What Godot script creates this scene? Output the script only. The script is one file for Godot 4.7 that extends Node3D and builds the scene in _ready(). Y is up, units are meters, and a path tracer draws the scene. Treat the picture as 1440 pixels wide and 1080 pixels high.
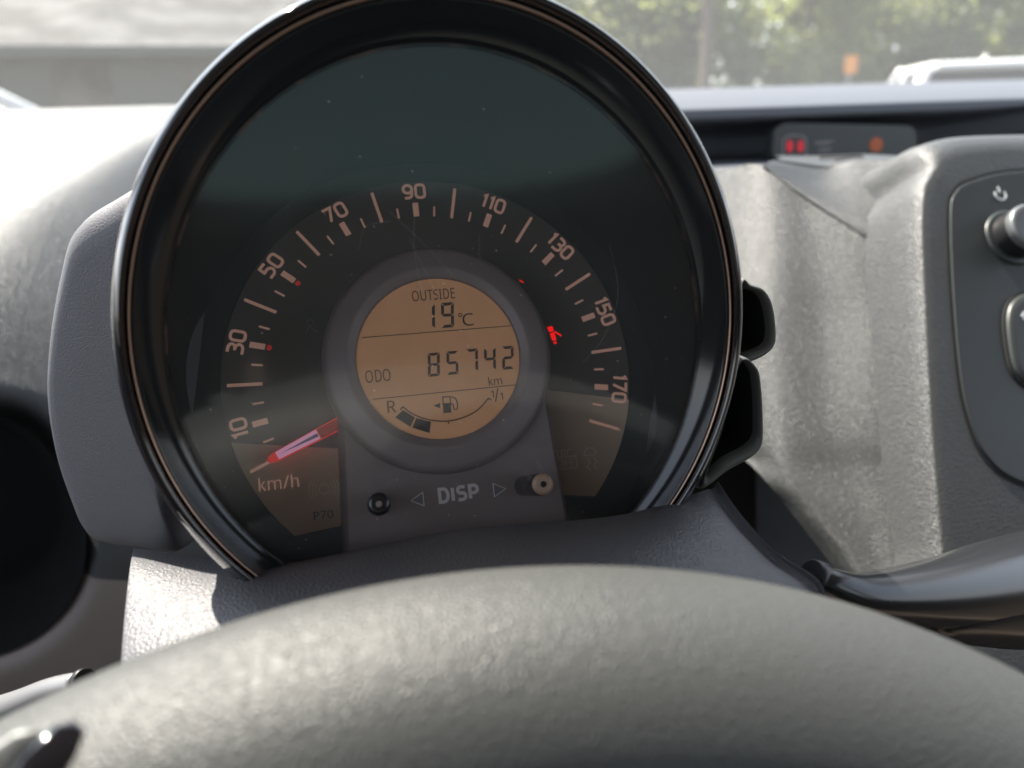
extends Node3D
# Car interior close-up: an instrument cluster behind the steering wheel rim, dashboard and audio panel around it,
# a car park and trees beyond the windscreen. Metres, y up, car forward = -z, dial centre at (0, 0.95, 0).

const DIAL_TILT := 0.48318          # dial leans back from the vertical
const LEAN := 0.40                  # slope of the hood ring against the dial plane
var mats := {}
var used := {}
var rng := RandomNumberGenerator.new()

# ------------------------------------------------------------------ mesh builder
class Builder:
	var v := PackedVector3Array()
	var n := PackedVector3Array()
	var idx := PackedInt32Array()

	func grid(rows: Array, wrap_cols := false, wrap_rows := false) -> void:
		var base := v.size()
		var nr := rows.size()
		var nc: int = rows[0].size()
		var nn := PackedVector3Array()
		nn.resize(nr * nc)
		for r in rows:
			for p in r:
				v.append(p)
		var rmax := nr if wrap_rows else nr - 1
		var cmax := nc if wrap_cols else nc - 1
		for r in rmax:
			var r2 := (r + 1) % nr
			for c in cmax:
				var c2 := (c + 1) % nc
				for t in [[r * nc + c, r2 * nc + c, r2 * nc + c2], [r * nc + c, r2 * nc + c2, r * nc + c2]]:
					var a: Vector3 = v[base + t[0]]
					var b: Vector3 = v[base + t[1]]
					var d: Vector3 = v[base + t[2]]
					var f := (d - a).cross(b - a)
					if f.length_squared() < 1e-22:
						continue
					for k in t:
						nn[k] += f
						idx.append(base + k)
		for k in nn.size():
			n.append(nn[k].normalized() if nn[k].length_squared() > 1e-24 else Vector3.UP)

	func poly(points: PackedVector3Array, normal: Vector3) -> void:
		# flat convex or concave polygon
		var ux := (points[1] - points[0]).normalized()
		var uy := normal.cross(ux).normalized()
		var flat := PackedVector2Array()
		for p in points:
			flat.append(Vector2((p - points[0]).dot(ux), (p - points[0]).dot(uy)))
		var tris := Geometry2D.triangulate_polygon(flat)
		var base := v.size()
		for p in points:
			v.append(p)
			n.append(normal)
		for k in range(0, tris.size(), 3):
			var a := points[tris[k]]
			var b := points[tris[k + 1]]
			var d := points[tris[k + 2]]
			if (d - a).cross(b - a).dot(normal) >= 0.0:
				idx.append_array([base + tris[k], base + tris[k + 1], base + tris[k + 2]])
			else:
				idx.append_array([base + tris[k], base + tris[k + 2], base + tris[k + 1]])

	func box(size: Vector3, at: Transform3D) -> void:
		var h := size * 0.5
		for ax in 3:
			for s in [-1.0, 1.0]:
				var nn := Vector3.ZERO
				nn[ax] = s
				var u := Vector3.ZERO
				u[(ax + 1) % 3] = h[(ax + 1) % 3]
				var w := Vector3.ZERO
				w[(ax + 2) % 3] = h[(ax + 2) % 3]
				var o: Vector3 = nn * h[ax]
				poly(PackedVector3Array([at * (o - u - w), at * (o + u - w), at * (o + u + w), at * (o - u + w)]), (at.basis * nn).normalized())

	func make() -> ArrayMesh:
		var arr := []
		arr.resize(Mesh.ARRAY_MAX)
		arr[Mesh.ARRAY_VERTEX] = v
		arr[Mesh.ARRAY_NORMAL] = n
		arr[Mesh.ARRAY_INDEX] = idx
		var m := ArrayMesh.new()
		m.add_surface_from_arrays(Mesh.PRIMITIVE_TRIANGLES, arr)
		return m

# ------------------------------------------------------------------ shape helpers
func loft(ctrl: Array, nu: int, nv: int) -> Array:
	# Catmull-Rom surface through a small grid of control points
	var mid := []
	for r in ctrl:
		mid.append(curve_through(r, nu))
	var rows := []
	var cols: int = mid[0].size()
	var out := []
	for c in cols:
		var line := []
		for r in mid:
			line.append(r[c])
		out.append(curve_through(line, nv))
	for r in out[0].size():
		var row := []
		for c in cols:
			row.append(out[c][r])
		rows.append(row)
	return rows

func curve_through(pts: Array, steps: int) -> Array:
	var out := []
	var last := pts.size() - 1
	for k in last:
		var a = pts[k - 1] if k > 0 else pts[0] * 2.0 - pts[1]
		var d = pts[k + 2] if k + 2 <= last else pts[last] * 2.0 - pts[last - 1]
		for s in steps:
			out.append(pts[k].cubic_interpolate(pts[k + 1], a, d, float(s) / steps))
	out.append(pts[last])
	return out

func closed_curve(pts: Array, steps: int) -> PackedVector2Array:
	var out := PackedVector2Array()
	var m := pts.size()
	for k in m:
		for s in steps:
			out.append(pts[k].cubic_interpolate(pts[(k + 1) % m], pts[(k + m - 1) % m], pts[(k + 2) % m], float(s) / steps))
	return out

func rounded(pts: Array, r: float, seg := 6) -> PackedVector2Array:
	# polygon with rounded corners
	var out := PackedVector2Array()
	var m := pts.size()
	for k in m:
		var p: Vector2 = pts[k]
		var a: Vector2 = (pts[(k + m - 1) % m] - p)
		var b: Vector2 = (pts[(k + 1) % m] - p)
		var ra := minf(r, minf(a.length(), b.length()) * 0.45)
		var s := p + a.normalized() * ra
		var e := p + b.normalized() * ra
		for q in seg + 1:
			var t := float(q) / seg
			out.append(s * (1 - t) * (1 - t) + p * 2.0 * t * (1 - t) + e * t * t)
	return out

func ccw(o: PackedVector2Array) -> PackedVector2Array:
	if Geometry2D.is_polygon_clockwise(o):
		o.reverse()
	return o

func swell(outline: PackedVector2Array, profile: Array, xf := Transform3D(), cap := true, back := false) -> ArrayMesh:
	# profile of (inset, height) pairs from the back edge to the front; rings of the outline moved inwards
	var b := Builder.new()
	swell_into(b, outline, profile, xf, cap, back)
	return b.make()

func swell_into(b: Builder, outline: PackedVector2Array, profile: Array, xf := Transform3D(), cap := true, back := false) -> void:
	var o := ccw(outline)
	var m := o.size()
	var nrm := []
	for k in m:
		var t: Vector2 = (o[(k + 1) % m] - o[(k + m - 1) % m]).normalized()
		nrm.append(Vector2(-t.y, t.x))
	var rows := []
	for q in profile:
		var row := []
		for k in m:
			var p: Vector2 = o[k] + nrm[k] * q.x
			row.append(xf * Vector3(p.x, p.y, q.y))
		rows.append(row)
	rows.reverse()
	b.grid(rows, true)
	if cap:
		b.poly(PackedVector3Array(rows[0]), (xf.basis * Vector3(0, 0, 1)).normalized())
	if back:
		b.poly(PackedVector3Array(rows[-1]), (xf.basis * Vector3(0, 0, -1)).normalized())

func ring_rows(profile: Array, yc: float, zc: float, lean: float, seg := 160, a0 := 0.0, a1 := TAU) -> Array:
	var rows := []
	for q in profile:
		var row := []
		for k in seg + (0 if a1 - a0 >= TAU - 0.001 else 1):
			var a := a0 + (a1 - a0) * k / seg
			row.append(Vector3(q.x * cos(a), yc + q.x * sin(a), zc + lean * q.x * sin(a) + q.y))
		rows.append(row)
	return rows

func ring_mesh(profile: Array, yc: float, zc: float, lean := 0.0, closed := false, seg := 160) -> ArrayMesh:
	var b := Builder.new()
	b.grid(ring_rows(profile, yc, zc, lean, seg), true, closed)
	return b.make()

func tube(path: Array, radii: Array, sides := 20, flat := 1.0, up := Vector3.UP) -> ArrayMesh:
	var b := Builder.new()
	tube_into(b, path, radii, sides, flat, up)
	return b.make()

func tube_into(b: Builder, path: Array, radii: Array, sides := 20, flat := 1.0, up := Vector3.UP) -> void:
	var rows := []
	for k in path.size():
		var t: Vector3 = (path[mini(k + 1, path.size() - 1)] - path[maxi(k - 1, 0)]).normalized()
		var s := t.cross(up).normalized()
		var w := s.cross(t).normalized()
		var row := []
		for j in sides:
			var a := TAU * j / sides
			row.append(path[k] + s * cos(a) * radii[k] + w * sin(a) * radii[k] * flat)
		rows.append(row)
	var first: Array = []
	var last: Array = []
	for j in sides:
		first.append(path[0])
		last.append(path[-1])
	rows.push_front(first)
	rows.append(last)
	b.grid(rows, true)

func stroke_into(b: Builder, pts: Array, width: float, z0: float, z1: float, closed := false) -> void:
	# flat line of even width with mitred corners, raised from z0 to z1
	var left := []
	var right := []
	var m := pts.size()
	for k in m:
		var p: Vector2 = pts[k]
		var a: Vector2 = pts[(k + m - 1) % m] if closed or k > 0 else p * 2.0 - pts[1]
		var d: Vector2 = pts[(k + 1) % m] if closed or k < m - 1 else p * 2.0 - pts[m - 2]
		var t1 := (p - a).normalized()
		var t2 := (d - p).normalized()
		var nn := (Vector2(-t1.y, t1.x) + Vector2(-t2.y, t2.x)).normalized()
		var w := width * 0.5 / maxf(0.5, nn.dot(Vector2(-t1.y, t1.x)))
		left.append(p + nn * w)
		right.append(p - nn * w)
	var rows := []
	for pair in [[right, z0], [right, z1], [right, z1], [left, z1], [left, z1], [left, z0]]:
		var row := []
		for p in pair[0]:
			row.append(Vector3(p.x, p.y, pair[1]))
		rows.append(row)
	rows.reverse()
	b.grid(rows, closed)

func arc(c: Vector2, rx: float, ry: float, from: float, to: float, seg := 10) -> Array:
	var out := []
	for k in seg + 1:
		var a := deg_to_rad(from + (to - from) * k / seg)
		out.append(c + Vector2(rx * cos(a), ry * sin(a)))
	return out

func strokes_of(ch: String) -> Array:
	# rounded square gauge digits on a box 0.72 wide and 1 high: list of [points, closed]
	var o := rounded([Vector2(0.05, 0), Vector2(0.67, 0), Vector2(0.67, 1), Vector2(0.05, 1)], 0.42, 7)
	match ch:
		"0": return [[Array(o), true]]
		"1": return [[[Vector2(0.06, 0.84), Vector2(0.27, 0.98), Vector2(0.27, 0.0)], false]]
		"3": return [[[Vector2(0.08, 1), Vector2(0.4, 1)] + arc(Vector2(0.4, 0.765), 0.25, 0.235, 80, -80, 8) + [Vector2(0.25, 0.53)], false],
				[[Vector2(0.41, 0.53)] + arc(Vector2(0.4, 0.265), 0.28, 0.265, 70, -80, 8) + [Vector2(0.4, 0), Vector2(0.04, 0)], false]]
		"5": return [[[Vector2(0.62, 1), Vector2(0.12, 1), Vector2(0.10, 0.56), Vector2(0.38, 0.58)] + arc(Vector2(0.38, 0.29), 0.28, 0.29, 80, -80, 9) + [Vector2(0.38, 0), Vector2(0.04, 0)], false]]
		"7": return [[[Vector2(0.04, 1), Vector2(0.64, 1), Vector2(0.25, 0.0)], false]]
		"9": return [[arc(Vector2(0.36, 0.69), 0.30, 0.31, 0, 345, 18), true], [[Vector2(0.66, 0.62), Vector2(0.64, 0.36)] + arc(Vector2(0.34, 0.28), 0.29, 0.28, 0, -80, 6) + [Vector2(0.12, 0.0)], false]]
		"D": return [[[Vector2(0.06, 0), Vector2(0.34, 0)] + arc(Vector2(0.34, 0.5), 0.32, 0.5, -75, 75, 10) + [Vector2(0.34, 1), Vector2(0.06, 1)], true]]
		"I": return [[[Vector2(0.15, 0), Vector2(0.15, 1)], false]]
		"S": return [[[Vector2(0.62, 0.98), Vector2(0.3, 1)] + arc(Vector2(0.3, 0.76), 0.22, 0.24, 95, 250, 8) + arc(Vector2(0.38, 0.265), 0.25, 0.265, 80, -85, 9) + [Vector2(0.07, 0.02)], false]]
		"P": return [[[Vector2(0.1, 0), Vector2(0.1, 1), Vector2(0.4, 1)] + arc(Vector2(0.4, 0.71), 0.26, 0.29, 80, -80, 8) + [Vector2(0.4, 0.42), Vector2(0.16, 0.42)], false]]
	return []

func digits_mesh(text: String, height: float, width: float, thick: float, z0: float, z1: float) -> ArrayMesh:
	# drawn round (0, 0)
	var b := Builder.new()
	var wide := {"1": 0.40, "I": 0.30}
	var total := 0.0
	for ch in text:
		total += wide.get(ch, 0.72) + 0.15
	var x := -(total - 0.15) * 0.5
	var lift := 0.0
	for ch in text:
		for s in strokes_of(ch):
			var pts := []
			for p in s[0]:
				pts.append(Vector2((p.x + x) * width, (p.y - 0.5) * (height - thick)))
			stroke_into(b, pts, thick, z0, z1 + lift, s[1])
			lift += 0.000004
		x += wide.get(ch, 0.72) + 0.15
	return b.make()

# ------------------------------------------------------------------ scene helpers
func fresh(called: String) -> String:
	var k: int = used.get(called, -1) + 1
	used[called] = k
	return called if k == 0 else "%s_%03d" % [called, k]

func thing(called: String, label: String, category: String, at := Transform3D(), group := "") -> Node3D:
	var o := Node3D.new()
	o.name = fresh(called)
	o.transform = at
	o.set_meta("label", label)
	o.set_meta("category", category)
	if group:
		o.set_meta("group", group)
	add_child(o, true)
	return o

func part(called: String, mesh: Mesh, mat: Material, parent: Node, at := Transform3D()) -> MeshInstance3D:
	var m := MeshInstance3D.new()
	m.mesh = mesh
	m.material_override = mat
	m.transform = at
	if parent == self:
		m.name = fresh(called)
	else:
		var k := 0
		for c in parent.get_children():
			if c.name == called or (c.name.begins_with(called + "_") and str(c.name).trim_prefix(called + "_").is_valid_int()):
				k += 1
		m.name = called if k == 0 else "%s_%03d" % [called, k]
	parent.add_child(m, true)
	return m

func structure(called: String, mesh: Mesh, mat: Material, at := Transform3D()) -> MeshInstance3D:
	var m := part(called, mesh, mat, self, at)
	m.set_meta("kind", "structure")
	return m

func letters(called: String, text: String, mat: Material, parent: Node, centre: Vector3, width: float, height: float, turn := 0.0, deep := 0.0002, bold := false) -> MeshInstance3D:
	var f := SystemFont.new()
	f.font_names = PackedStringArray(["Droid Sans"])
	if bold:
		f.font_weight = 700
	var t := TextMesh.new()
	t.text = text
	t.font = f
	t.font_size = 48
	t.pixel_size = 0.001
	t.depth = 0.01
	t.curve_step = 1.0
	var box := t.get_aabb()
	var sx := width / maxf(box.size.x, 0.0001)
	var sy := height / maxf(box.size.y, 0.0001)
	var bs := Basis(Vector3(0, 0, 1), turn) * Basis.from_scale(Vector3(sx, sy, deep / 0.01))
	var c := box.position + box.size * 0.5
	return part(called, t, mat, parent, Transform3D(bs, centre - bs * Vector3(c.x, c.y, 0)))

func rotz(a: float, at: Vector3) -> Transform3D:
	return Transform3D(Basis(Vector3(0, 0, 1), a), at)

# ------------------------------------------------------------------ materials
func noise_map(kind: int, freq: float, octaves: int, size: int, seed_: int, ramp: Array = [], seamless := true) -> NoiseTexture2D:
	var f := FastNoiseLite.new()
	f.noise_type = kind
	f.seed = seed_
	f.frequency = freq
	f.fractal_type = FastNoiseLite.FRACTAL_FBM if octaves > 1 else FastNoiseLite.FRACTAL_NONE
	f.fractal_octaves = octaves
	if kind == FastNoiseLite.TYPE_CELLULAR:
		f.cellular_return_type = FastNoiseLite.RETURN_DISTANCE2_SUB
	var t := NoiseTexture2D.new()
	t.width = size
	t.height = size
	t.noise = f
	t.seamless = seamless
	t.normalize = true
	if ramp.size():
		var g := Gradient.new()
		var offs := PackedFloat32Array()
		var cols := PackedColorArray()
		for r in ramp:
			offs.append(r[0])
			cols.append(r[1])
		g.offsets = offs
		g.colors = cols
		t.color_ramp = g
	return t

func grey(v: float) -> Color:
	return Color(v, v, v)

func mat(called: String, lin: Color, rough: float, metal := 0.0) -> StandardMaterial3D:
	var m := StandardMaterial3D.new()
	m.resource_name = called
	m.albedo_color = lin.linear_to_srgb()
	m.roughness = rough
	m.metallic = metal
	mats[called] = m
	return m

func grain(m: StandardMaterial3D, tex: Texture2D, per_metre: float, depth_cm: float, rough_tex: Texture2D = null) -> void:
	m.uv1_triplanar = true
	m.uv1_world_triplanar = true
	m.uv1_triplanar_sharpness = 4.0
	m.uv1_scale = Vector3.ONE * per_metre
	m.heightmap_enabled = true
	m.heightmap_texture = tex
	m.heightmap_scale = depth_cm
	if rough_tex:
		m.roughness_texture = rough_tex
		m.roughness_texture_channel = BaseMaterial3D.TEXTURE_CHANNEL_RED

func make_materials() -> void:
	var leather := noise_map(FastNoiseLite.TYPE_CELLULAR, 0.055, 2, 512, 3)
	var fine := noise_map(FastNoiseLite.TYPE_SIMPLEX_SMOOTH, 0.09, 3, 512, 7)
	var blotch := noise_map(FastNoiseLite.TYPE_SIMPLEX_SMOOTH, 0.02, 5, 512, 11, [[0.0, grey(0.62)], [1.0, grey(1.0)]])
	var dust := noise_map(FastNoiseLite.TYPE_SIMPLEX_SMOOTH, 0.02, 5, 512, 21, [[0.0, grey(0.80)], [0.6, grey(0.92)], [1.0, grey(1.0)]])
	var m := mat("dash_plastic", Color(0.040, 0.0425, 0.041), 0.44)
	grain(m, leather, 36.0, 0.048)
	m = mat("taupe_plastic", Color(0.20, 0.170, 0.150), 0.6)
	grain(m, leather, 34.0, 0.012)
	m = mat("visor_plastic", Color(0.085, 0.092, 0.105), 0.55)
	grain(m, leather, 26.0, 0.015)
	m = mat("console_plastic", Color(0.052, 0.054, 0.053), 0.44)
	grain(m, leather, 27.0, 0.045)
	m = mat("shroud_plastic", Color(0.095, 0.095, 0.102), 0.46)
	grain(m, leather, 30.0, 0.022)
	m = mat("wing_plastic", Color(0.130, 0.128, 0.138), 0.50)
	grain(m, fine, 34.0, 0.014)
	m = mat("bracket_plastic", Color(0.085, 0.088, 0.082), 0.5)
	grain(m, fine, 40.0, 0.006)
	m = mat("wheel_leather", Color(0.058, 0.061, 0.059), 0.48)
	grain(m, leather, 36.0, 0.026)
	m = mat("pod_plastic", Color(0.170, 0.132, 0.130), 0.42)
	grain(m, fine, 60.0, 0.003)
	m = mat("disc_satin", Color(0.085, 0.070, 0.062), 0.6)
	grain(m, fine, 90.0, 0.0015)
	m = mat("mesh_cloth", Color(0.012, 0.012, 0.012), 0.85)
	m.metallic_specular = 0.2
	grain(m, leather, 90.0, 0.03)
	m = mat("lit_corner_brown", Color(0.50, 0.345, 0.240), 0.6)  # pale brown that carries the light on the lower dial
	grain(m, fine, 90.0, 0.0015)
	mat("label_light", Color(0.58, 0.55, 0.55), 0.6)
	mat("button_lit_brown", Color(0.24, 0.16, 0.11), 0.5)  # right button head browned and lightened for the sun on it
	mat("surround_black", Color(0.008, 0.009, 0.010), 0.5)
	mat("hood_wall", Color(0.012, 0.0135, 0.0145), 0.10)
	m = mat("gloss_black", Color(0.006, 0.006, 0.008), 0.06)
	m.clearcoat_enabled = true
	m.clearcoat = 1.0
	m.clearcoat_roughness = 0.03
	mat("copper", Color(0.50, 0.34, 0.26), 0.35, 0.9)
	mat("shade_black", Color(0.006, 0.006, 0.006), 0.8)  # near black that puts shade into bracket hollows and beside the column
	mat("seam", Color(0.010, 0.010, 0.010), 0.8)
	m = mat("salmon_print", Color(0.40, 0.23, 0.18), 0.7)
	m.emission_enabled = true
	m.emission = Color(0.36, 0.20, 0.15).linear_to_srgb()
	m.emission_energy_multiplier = 0.10
	m = mat("red_marker", Color(0.62, 0.05, 0.035), 0.6)
	m.emission_enabled = true
	m.emission = Color(0.75, 0.12, 0.09)
	m.emission_energy_multiplier = 0.06
	mat("red_print", Color(0.62, 0.05, 0.035), 0.6)
	m = mat("red_lamp", Color(0.5, 0.02, 0.02), 0.6)
	m.emission_enabled = true
	m.emission = Color(1.0, 0.03, 0.03)
	m.emission_energy_multiplier = 0.21
	m = mat("red_dim", Color(0.3, 0.02, 0.04), 0.6)
	m.emission_enabled = true
	m.emission = Color(0.9, 0.05, 0.12)
	m.emission_energy_multiplier = 0.11
	m = mat("amber_dim", Color(0.25, 0.08, 0.03), 0.6)
	m.emission_enabled = true
	m.emission = Color(0.8, 0.3, 0.12)
	m.emission_energy_multiplier = 0.035
	m = mat("needle_red", Color(0.60, 0.035, 0.02), 0.3)
	m.emission_enabled = true
	m.emission = Color(0.9, 0.10, 0.06)
	m.emission_energy_multiplier = 0.08
	m = mat("needle_sheen_pale", Color(0.66, 0.30, 0.46), 0.12)  # sky reflection on the needle, painted pink with a slight glow
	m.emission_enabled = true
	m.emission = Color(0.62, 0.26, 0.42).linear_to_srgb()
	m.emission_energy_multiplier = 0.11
	mat("needle_sheen_blue", Color(0.30, 0.30, 0.50), 0.12)  # bluish part of the painted sky reflection
	mat("needle_sheen_dark", Color(0.07, 0.04, 0.03), 0.2)  # dark stripes of the painted needle reflection
	m = mat("lcd_amber", Color(0.30, 0.155, 0.075), 0.75)
	m.emission_enabled = true
	m.emission = Color(0.30, 0.158, 0.082).linear_to_srgb()
	m.emission_energy_multiplier = 0.09
	m.albedo_texture = noise_map(FastNoiseLite.TYPE_SIMPLEX, 0.006, 3, 256, 31, [[0.0, grey(0.93)], [1.0, grey(1.0)]])
	m.uv1_triplanar = true
	m.uv1_scale = Vector3.ONE * 30.0
	mat("lcd_dark", Color(0.050, 0.036, 0.028), 0.8)
	mat("lcd_faint", Color(0.085, 0.048, 0.028), 0.8)
	mat("print_faint", Color(0.68, 0.52, 0.40), 0.7)
	mat("print_dim", Color(0.17, 0.155, 0.145), 0.7)
	mat("print_dark", Color(0.012, 0.010, 0.009), 0.7)
	mat("print_grey", Color(0.36, 0.33, 0.33), 0.6)
	mat("print_white", Color(0.62, 0.66, 0.66), 0.6)
	mat("button_black", Color(0.010, 0.010, 0.012), 0.22)
	mat("satin_grey", Color(0.20, 0.21, 0.21), 0.35, 0.5)
	m = mat("stalk_black", Color(0.020, 0.021, 0.023), 0.20)
	mat("stalk_glint", Color(0.22, 0.22, 0.225), 0.35, 0.3)  # stalk colour lightened to carry its sun glint
	m = mat("faceplate", Color(0.032, 0.037, 0.036), 0.42)
	grain(m, fine, 80.0, 0.002)
	mat("knob_black", Color(0.012, 0.012, 0.013), 0.4)
	mat("dust_flake", Color(0.55, 0.53, 0.50), 0.9)
	m = mat("lens_clear", Color(1, 1, 1), 0.08)
	m.transparency = BaseMaterial3D.TRANSPARENCY_ALPHA
	m.albedo_color = Color(0.8, 0.85, 0.85, 0.015)
	m.metallic_specular = 0.6
	m = mat("windscreen_glass", Color(1, 1, 1), 0.185)
	m.transparency = BaseMaterial3D.TRANSPARENCY_ALPHA
	m.albedo_color = Color(0.92, 0.92, 0.90, 0.05)
	m = mat("car_glass", Color(0.02, 0.025, 0.025), 0.05)
	m = mat("tinted_glass", Color(0.14, 0.19, 0.172), 0.02)
	m.albedo_color.a = 0.0
	m.refraction_enabled = true
	m.refraction_scale = 0.02
	mat("rear_cloth", Color(0.26, 0.29, 0.28), 0.95)
	mat("headliner", Color(0.66, 0.60, 0.54), 0.95)
	mat("seat_cloth", Color(0.15, 0.125, 0.105), 0.95)
	mat("trim_dark", Color(0.13, 0.105, 0.085), 0.6)
	mat("car_white", Color(0.80, 0.80, 0.77), 0.3)
	mat("car_tyre", Color(0.02, 0.02, 0.02), 0.9)
	mat("orange_board", Color(0.80, 0.30, 0.05), 0.6)
	mat("steel_post", Color(0.35, 0.35, 0.35), 0.5, 0.4)
	m = mat("asphalt", Color(0.060, 0.058, 0.055), 0.9)
	m.albedo_texture = noise_map(FastNoiseLite.TYPE_SIMPLEX, 0.05, 5, 512, 41, [[0.0, grey(0.65)], [1.0, grey(1.0)]])
	m.uv1_triplanar = true
	m.uv1_world_triplanar = true
	m.uv1_scale = Vector3.ONE * 0.4
	var mottle := noise_map(FastNoiseLite.TYPE_SIMPLEX_SMOOTH, 0.012, 4, 512, 51, [[0.25, grey(0.35)], [0.7, grey(1.0)]])  # large random mottling of roof and wall tone
	for row in [["sheet_roof", Color(0.085, 0.085, 0.082)], ["building_wall", Color(0.12, 0.112, 0.105)]]:
		m = mat(row[0], row[1], 0.9)
		m.albedo_texture = mottle
		m.uv1_triplanar = true
		m.uv1_world_triplanar = true
		m.uv1_scale = Vector3.ONE * 0.12
	mat("building_dark", Color(0.03, 0.04, 0.04), 0.5)
	mat("building_door", Color(0.22, 0.12, 0.09), 0.7)
	m = mat("bark", Color(0.11, 0.085, 0.065), 0.95)
	for k in 3:
		m = mat("leaf_%d" % k, [Color(0.070, 0.080, 0.046), Color(0.115, 0.118, 0.048), Color(0.080, 0.078, 0.052)][k], 0.6)
		m.backlight_enabled = true
		m.backlight = Color(0.66, 0.70, 0.42)
	mat("wall_render", Color(0.26, 0.25, 0.24), 0.9)

# ------------------------------------------------------------------ main
func _ready() -> void:
	rng.seed = 20240611
	make_camera_and_light()
	make_materials()
	make_setting()
	make_cabin()
	make_dashboard()
	make_console()
	make_cluster()
	make_shroud()
	make_stalks()
	make_wheel()

func make_camera_and_light() -> void:
	var cam := Camera3D.new()
	cam.name = "camera"
	cam.transform = Transform3D(Basis(Vector3(0.977002, -0.028926, 0.211261), Vector3(0.098882, 0.939247, -0.328690), Vector3(-0.188918, 0.342020, 0.920506)), Vector3(-0.02212, 1.02920, 0.22827))
	var at := CameraAttributesPhysical.new()
	at.frustum_focal_length = 24.05
	at.frustum_focus_distance = 0.226
	at.frustum_near = 0.02
	at.frustum_far = 600.0
	at.exposure_aperture = 8.5
	cam.attributes = at
	cam.fov = 53.05
	cam.near = 0.02
	cam.far = 600.0
	cam.current = true
	add_child(cam)
	var sky_mat := PhysicalSkyMaterial.new()
	sky_mat.energy_multiplier = 4.0
	sky_mat.rayleigh_color = Color(0.37, 0.425, 0.53)
	var sky := Sky.new()
	sky.sky_material = sky_mat
	var env := Environment.new()
	env.background_mode = Environment.BG_SKY
	env.sky = sky
	env.tonemap_mode = Environment.TONE_MAPPER_LINEAR
	env.tonemap_exposure = 4.0
	env.sdfgi_enabled = true
	env.ssao_enabled = true
	env.ssil_enabled = true
	var we := WorldEnvironment.new()
	we.name = "world_environment"
	we.environment = env
	add_child(we)
	var sun := DirectionalLight3D.new()
	sun.name = "sun"
	sun.light_energy = 1.4
	sun.light_color = Color(1.0, 0.965, 0.91)
	sun.light_angular_distance = 0.5
	sun.shadow_enabled = true
	var towards := Vector3(-0.34, 0.80, -0.49).normalized()
	sun.transform = Transform3D(Basis.looking_at(-towards, Vector3.UP), Vector3(0, 30, 0))
	add_child(sun)

func slab(size: Vector3, at: Vector3, turn := 0.0) -> ArrayMesh:
	var b := Builder.new()
	b.box(size, Transform3D(Basis(Vector3.UP, turn), at))
	return b.make()

# ------------------------------------------------------------------ outside
func make_setting() -> void:
	var b := Builder.new()
	b.poly(PackedVector3Array([Vector3(-300, 0, -300), Vector3(300, 0, -300), Vector3(300, 0, 300), Vector3(-300, 0, 300)]), Vector3.UP)
	structure("ground", b.make(), mats.asphalt)
	# low building on the left: sheet roof over a shaded front
	var h := thing("building", "low building with pale ribbed sheet roof and shaded front behind the windscreen", "building", Transform3D(Basis(Vector3.UP, 0.22), Vector3(-5.6, 0, -17.0)))
	part("wall", slab(Vector3(17, 2.3, 0.3), Vector3(0, 1.15, 0)), mats.building_wall, h)
	part("wall", slab(Vector3(17, 2.3, 0.3), Vector3(0, 1.15, -7)), mats.building_wall, h)
	for k in 36:
		var rb := Builder.new()
		rb.box(Vector3(0.486, 0.05, 5.6), Transform3D(Basis(Vector3.RIGHT, 0.34), Vector3(-8.5 + k * 0.49, 3.16, -1.75)))
		part("roof_sheet", rb.make(), mats.sheet_roof, h)
	part("eave_board", slab(Vector3(17.6, 0.18, 0.08), Vector3(0, 2.16, 0.92)), mats.building_dark, h)
	for k in 7:
		var w := part("window", slab(Vector3(1.25, 1.1, 0.12), Vector3(-7.2 + k * 2.3, 1.45, 0.16)), mats.building_dark, h)
		part("sill", slab(Vector3(1.4, 0.06, 0.2), Vector3(-7.2 + k * 2.3, 0.87, 0.20)), mats.print_grey, w)
	part("door", slab(Vector3(0.95, 2.0, 0.1), Vector3(5.6, 1.0, 0.17)), mats.building_door, h)
	# low wall in front of the trees on the right
	var lw := thing("boundary_wall", "low grey rendered wall along the foot of the sunlit trees", "wall", Transform3D(Basis(), Vector3(14, 0, -24)))
	part("wall_body", slab(Vector3(34, 1.25, 0.25), Vector3(0, 0.625, 0)), mats.wall_render, lw)
	part("coping", slab(Vector3(34.2, 0.08, 0.36), Vector3(0, 1.29, 0)), mats.wall_render, lw)
	make_trees()
	car("parked_car", "white car with a roof antenna parked beyond the right end of the dashboard", Transform3D(Basis(Vector3.UP, -0.52), Vector3(7.55, -0.17, -8.6)))
	car("parked_car", "white car parked before the low building at the far left of the windscreen", Transform3D(Basis(Vector3.UP, -1.50), Vector3(-4.5, -0.04, -10.6)))
	var s := thing("sign", "small orange board on a post in front of the trees", "sign", Transform3D(Basis(), Vector3(11.3, 0.1, -16.3)))
	part("board", swell(rounded([Vector2(-0.15, 1.34), Vector2(0.15, 1.34), Vector2(0.15, 1.72), Vector2(-0.15, 1.72)], 0.05), [Vector2(0.004, -0.02), Vector2(0, -0.015), Vector2(0, 0.015), Vector2(0.004, 0.02)], Transform3D(), true, true), mats.orange_board, s)
	part("post", tube([Vector3(0, 0, -0.05), Vector3(0, 1.7, -0.05)], [0.03, 0.03], 10, 1.0, Vector3.BACK), mats.steel_post, s)

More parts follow.
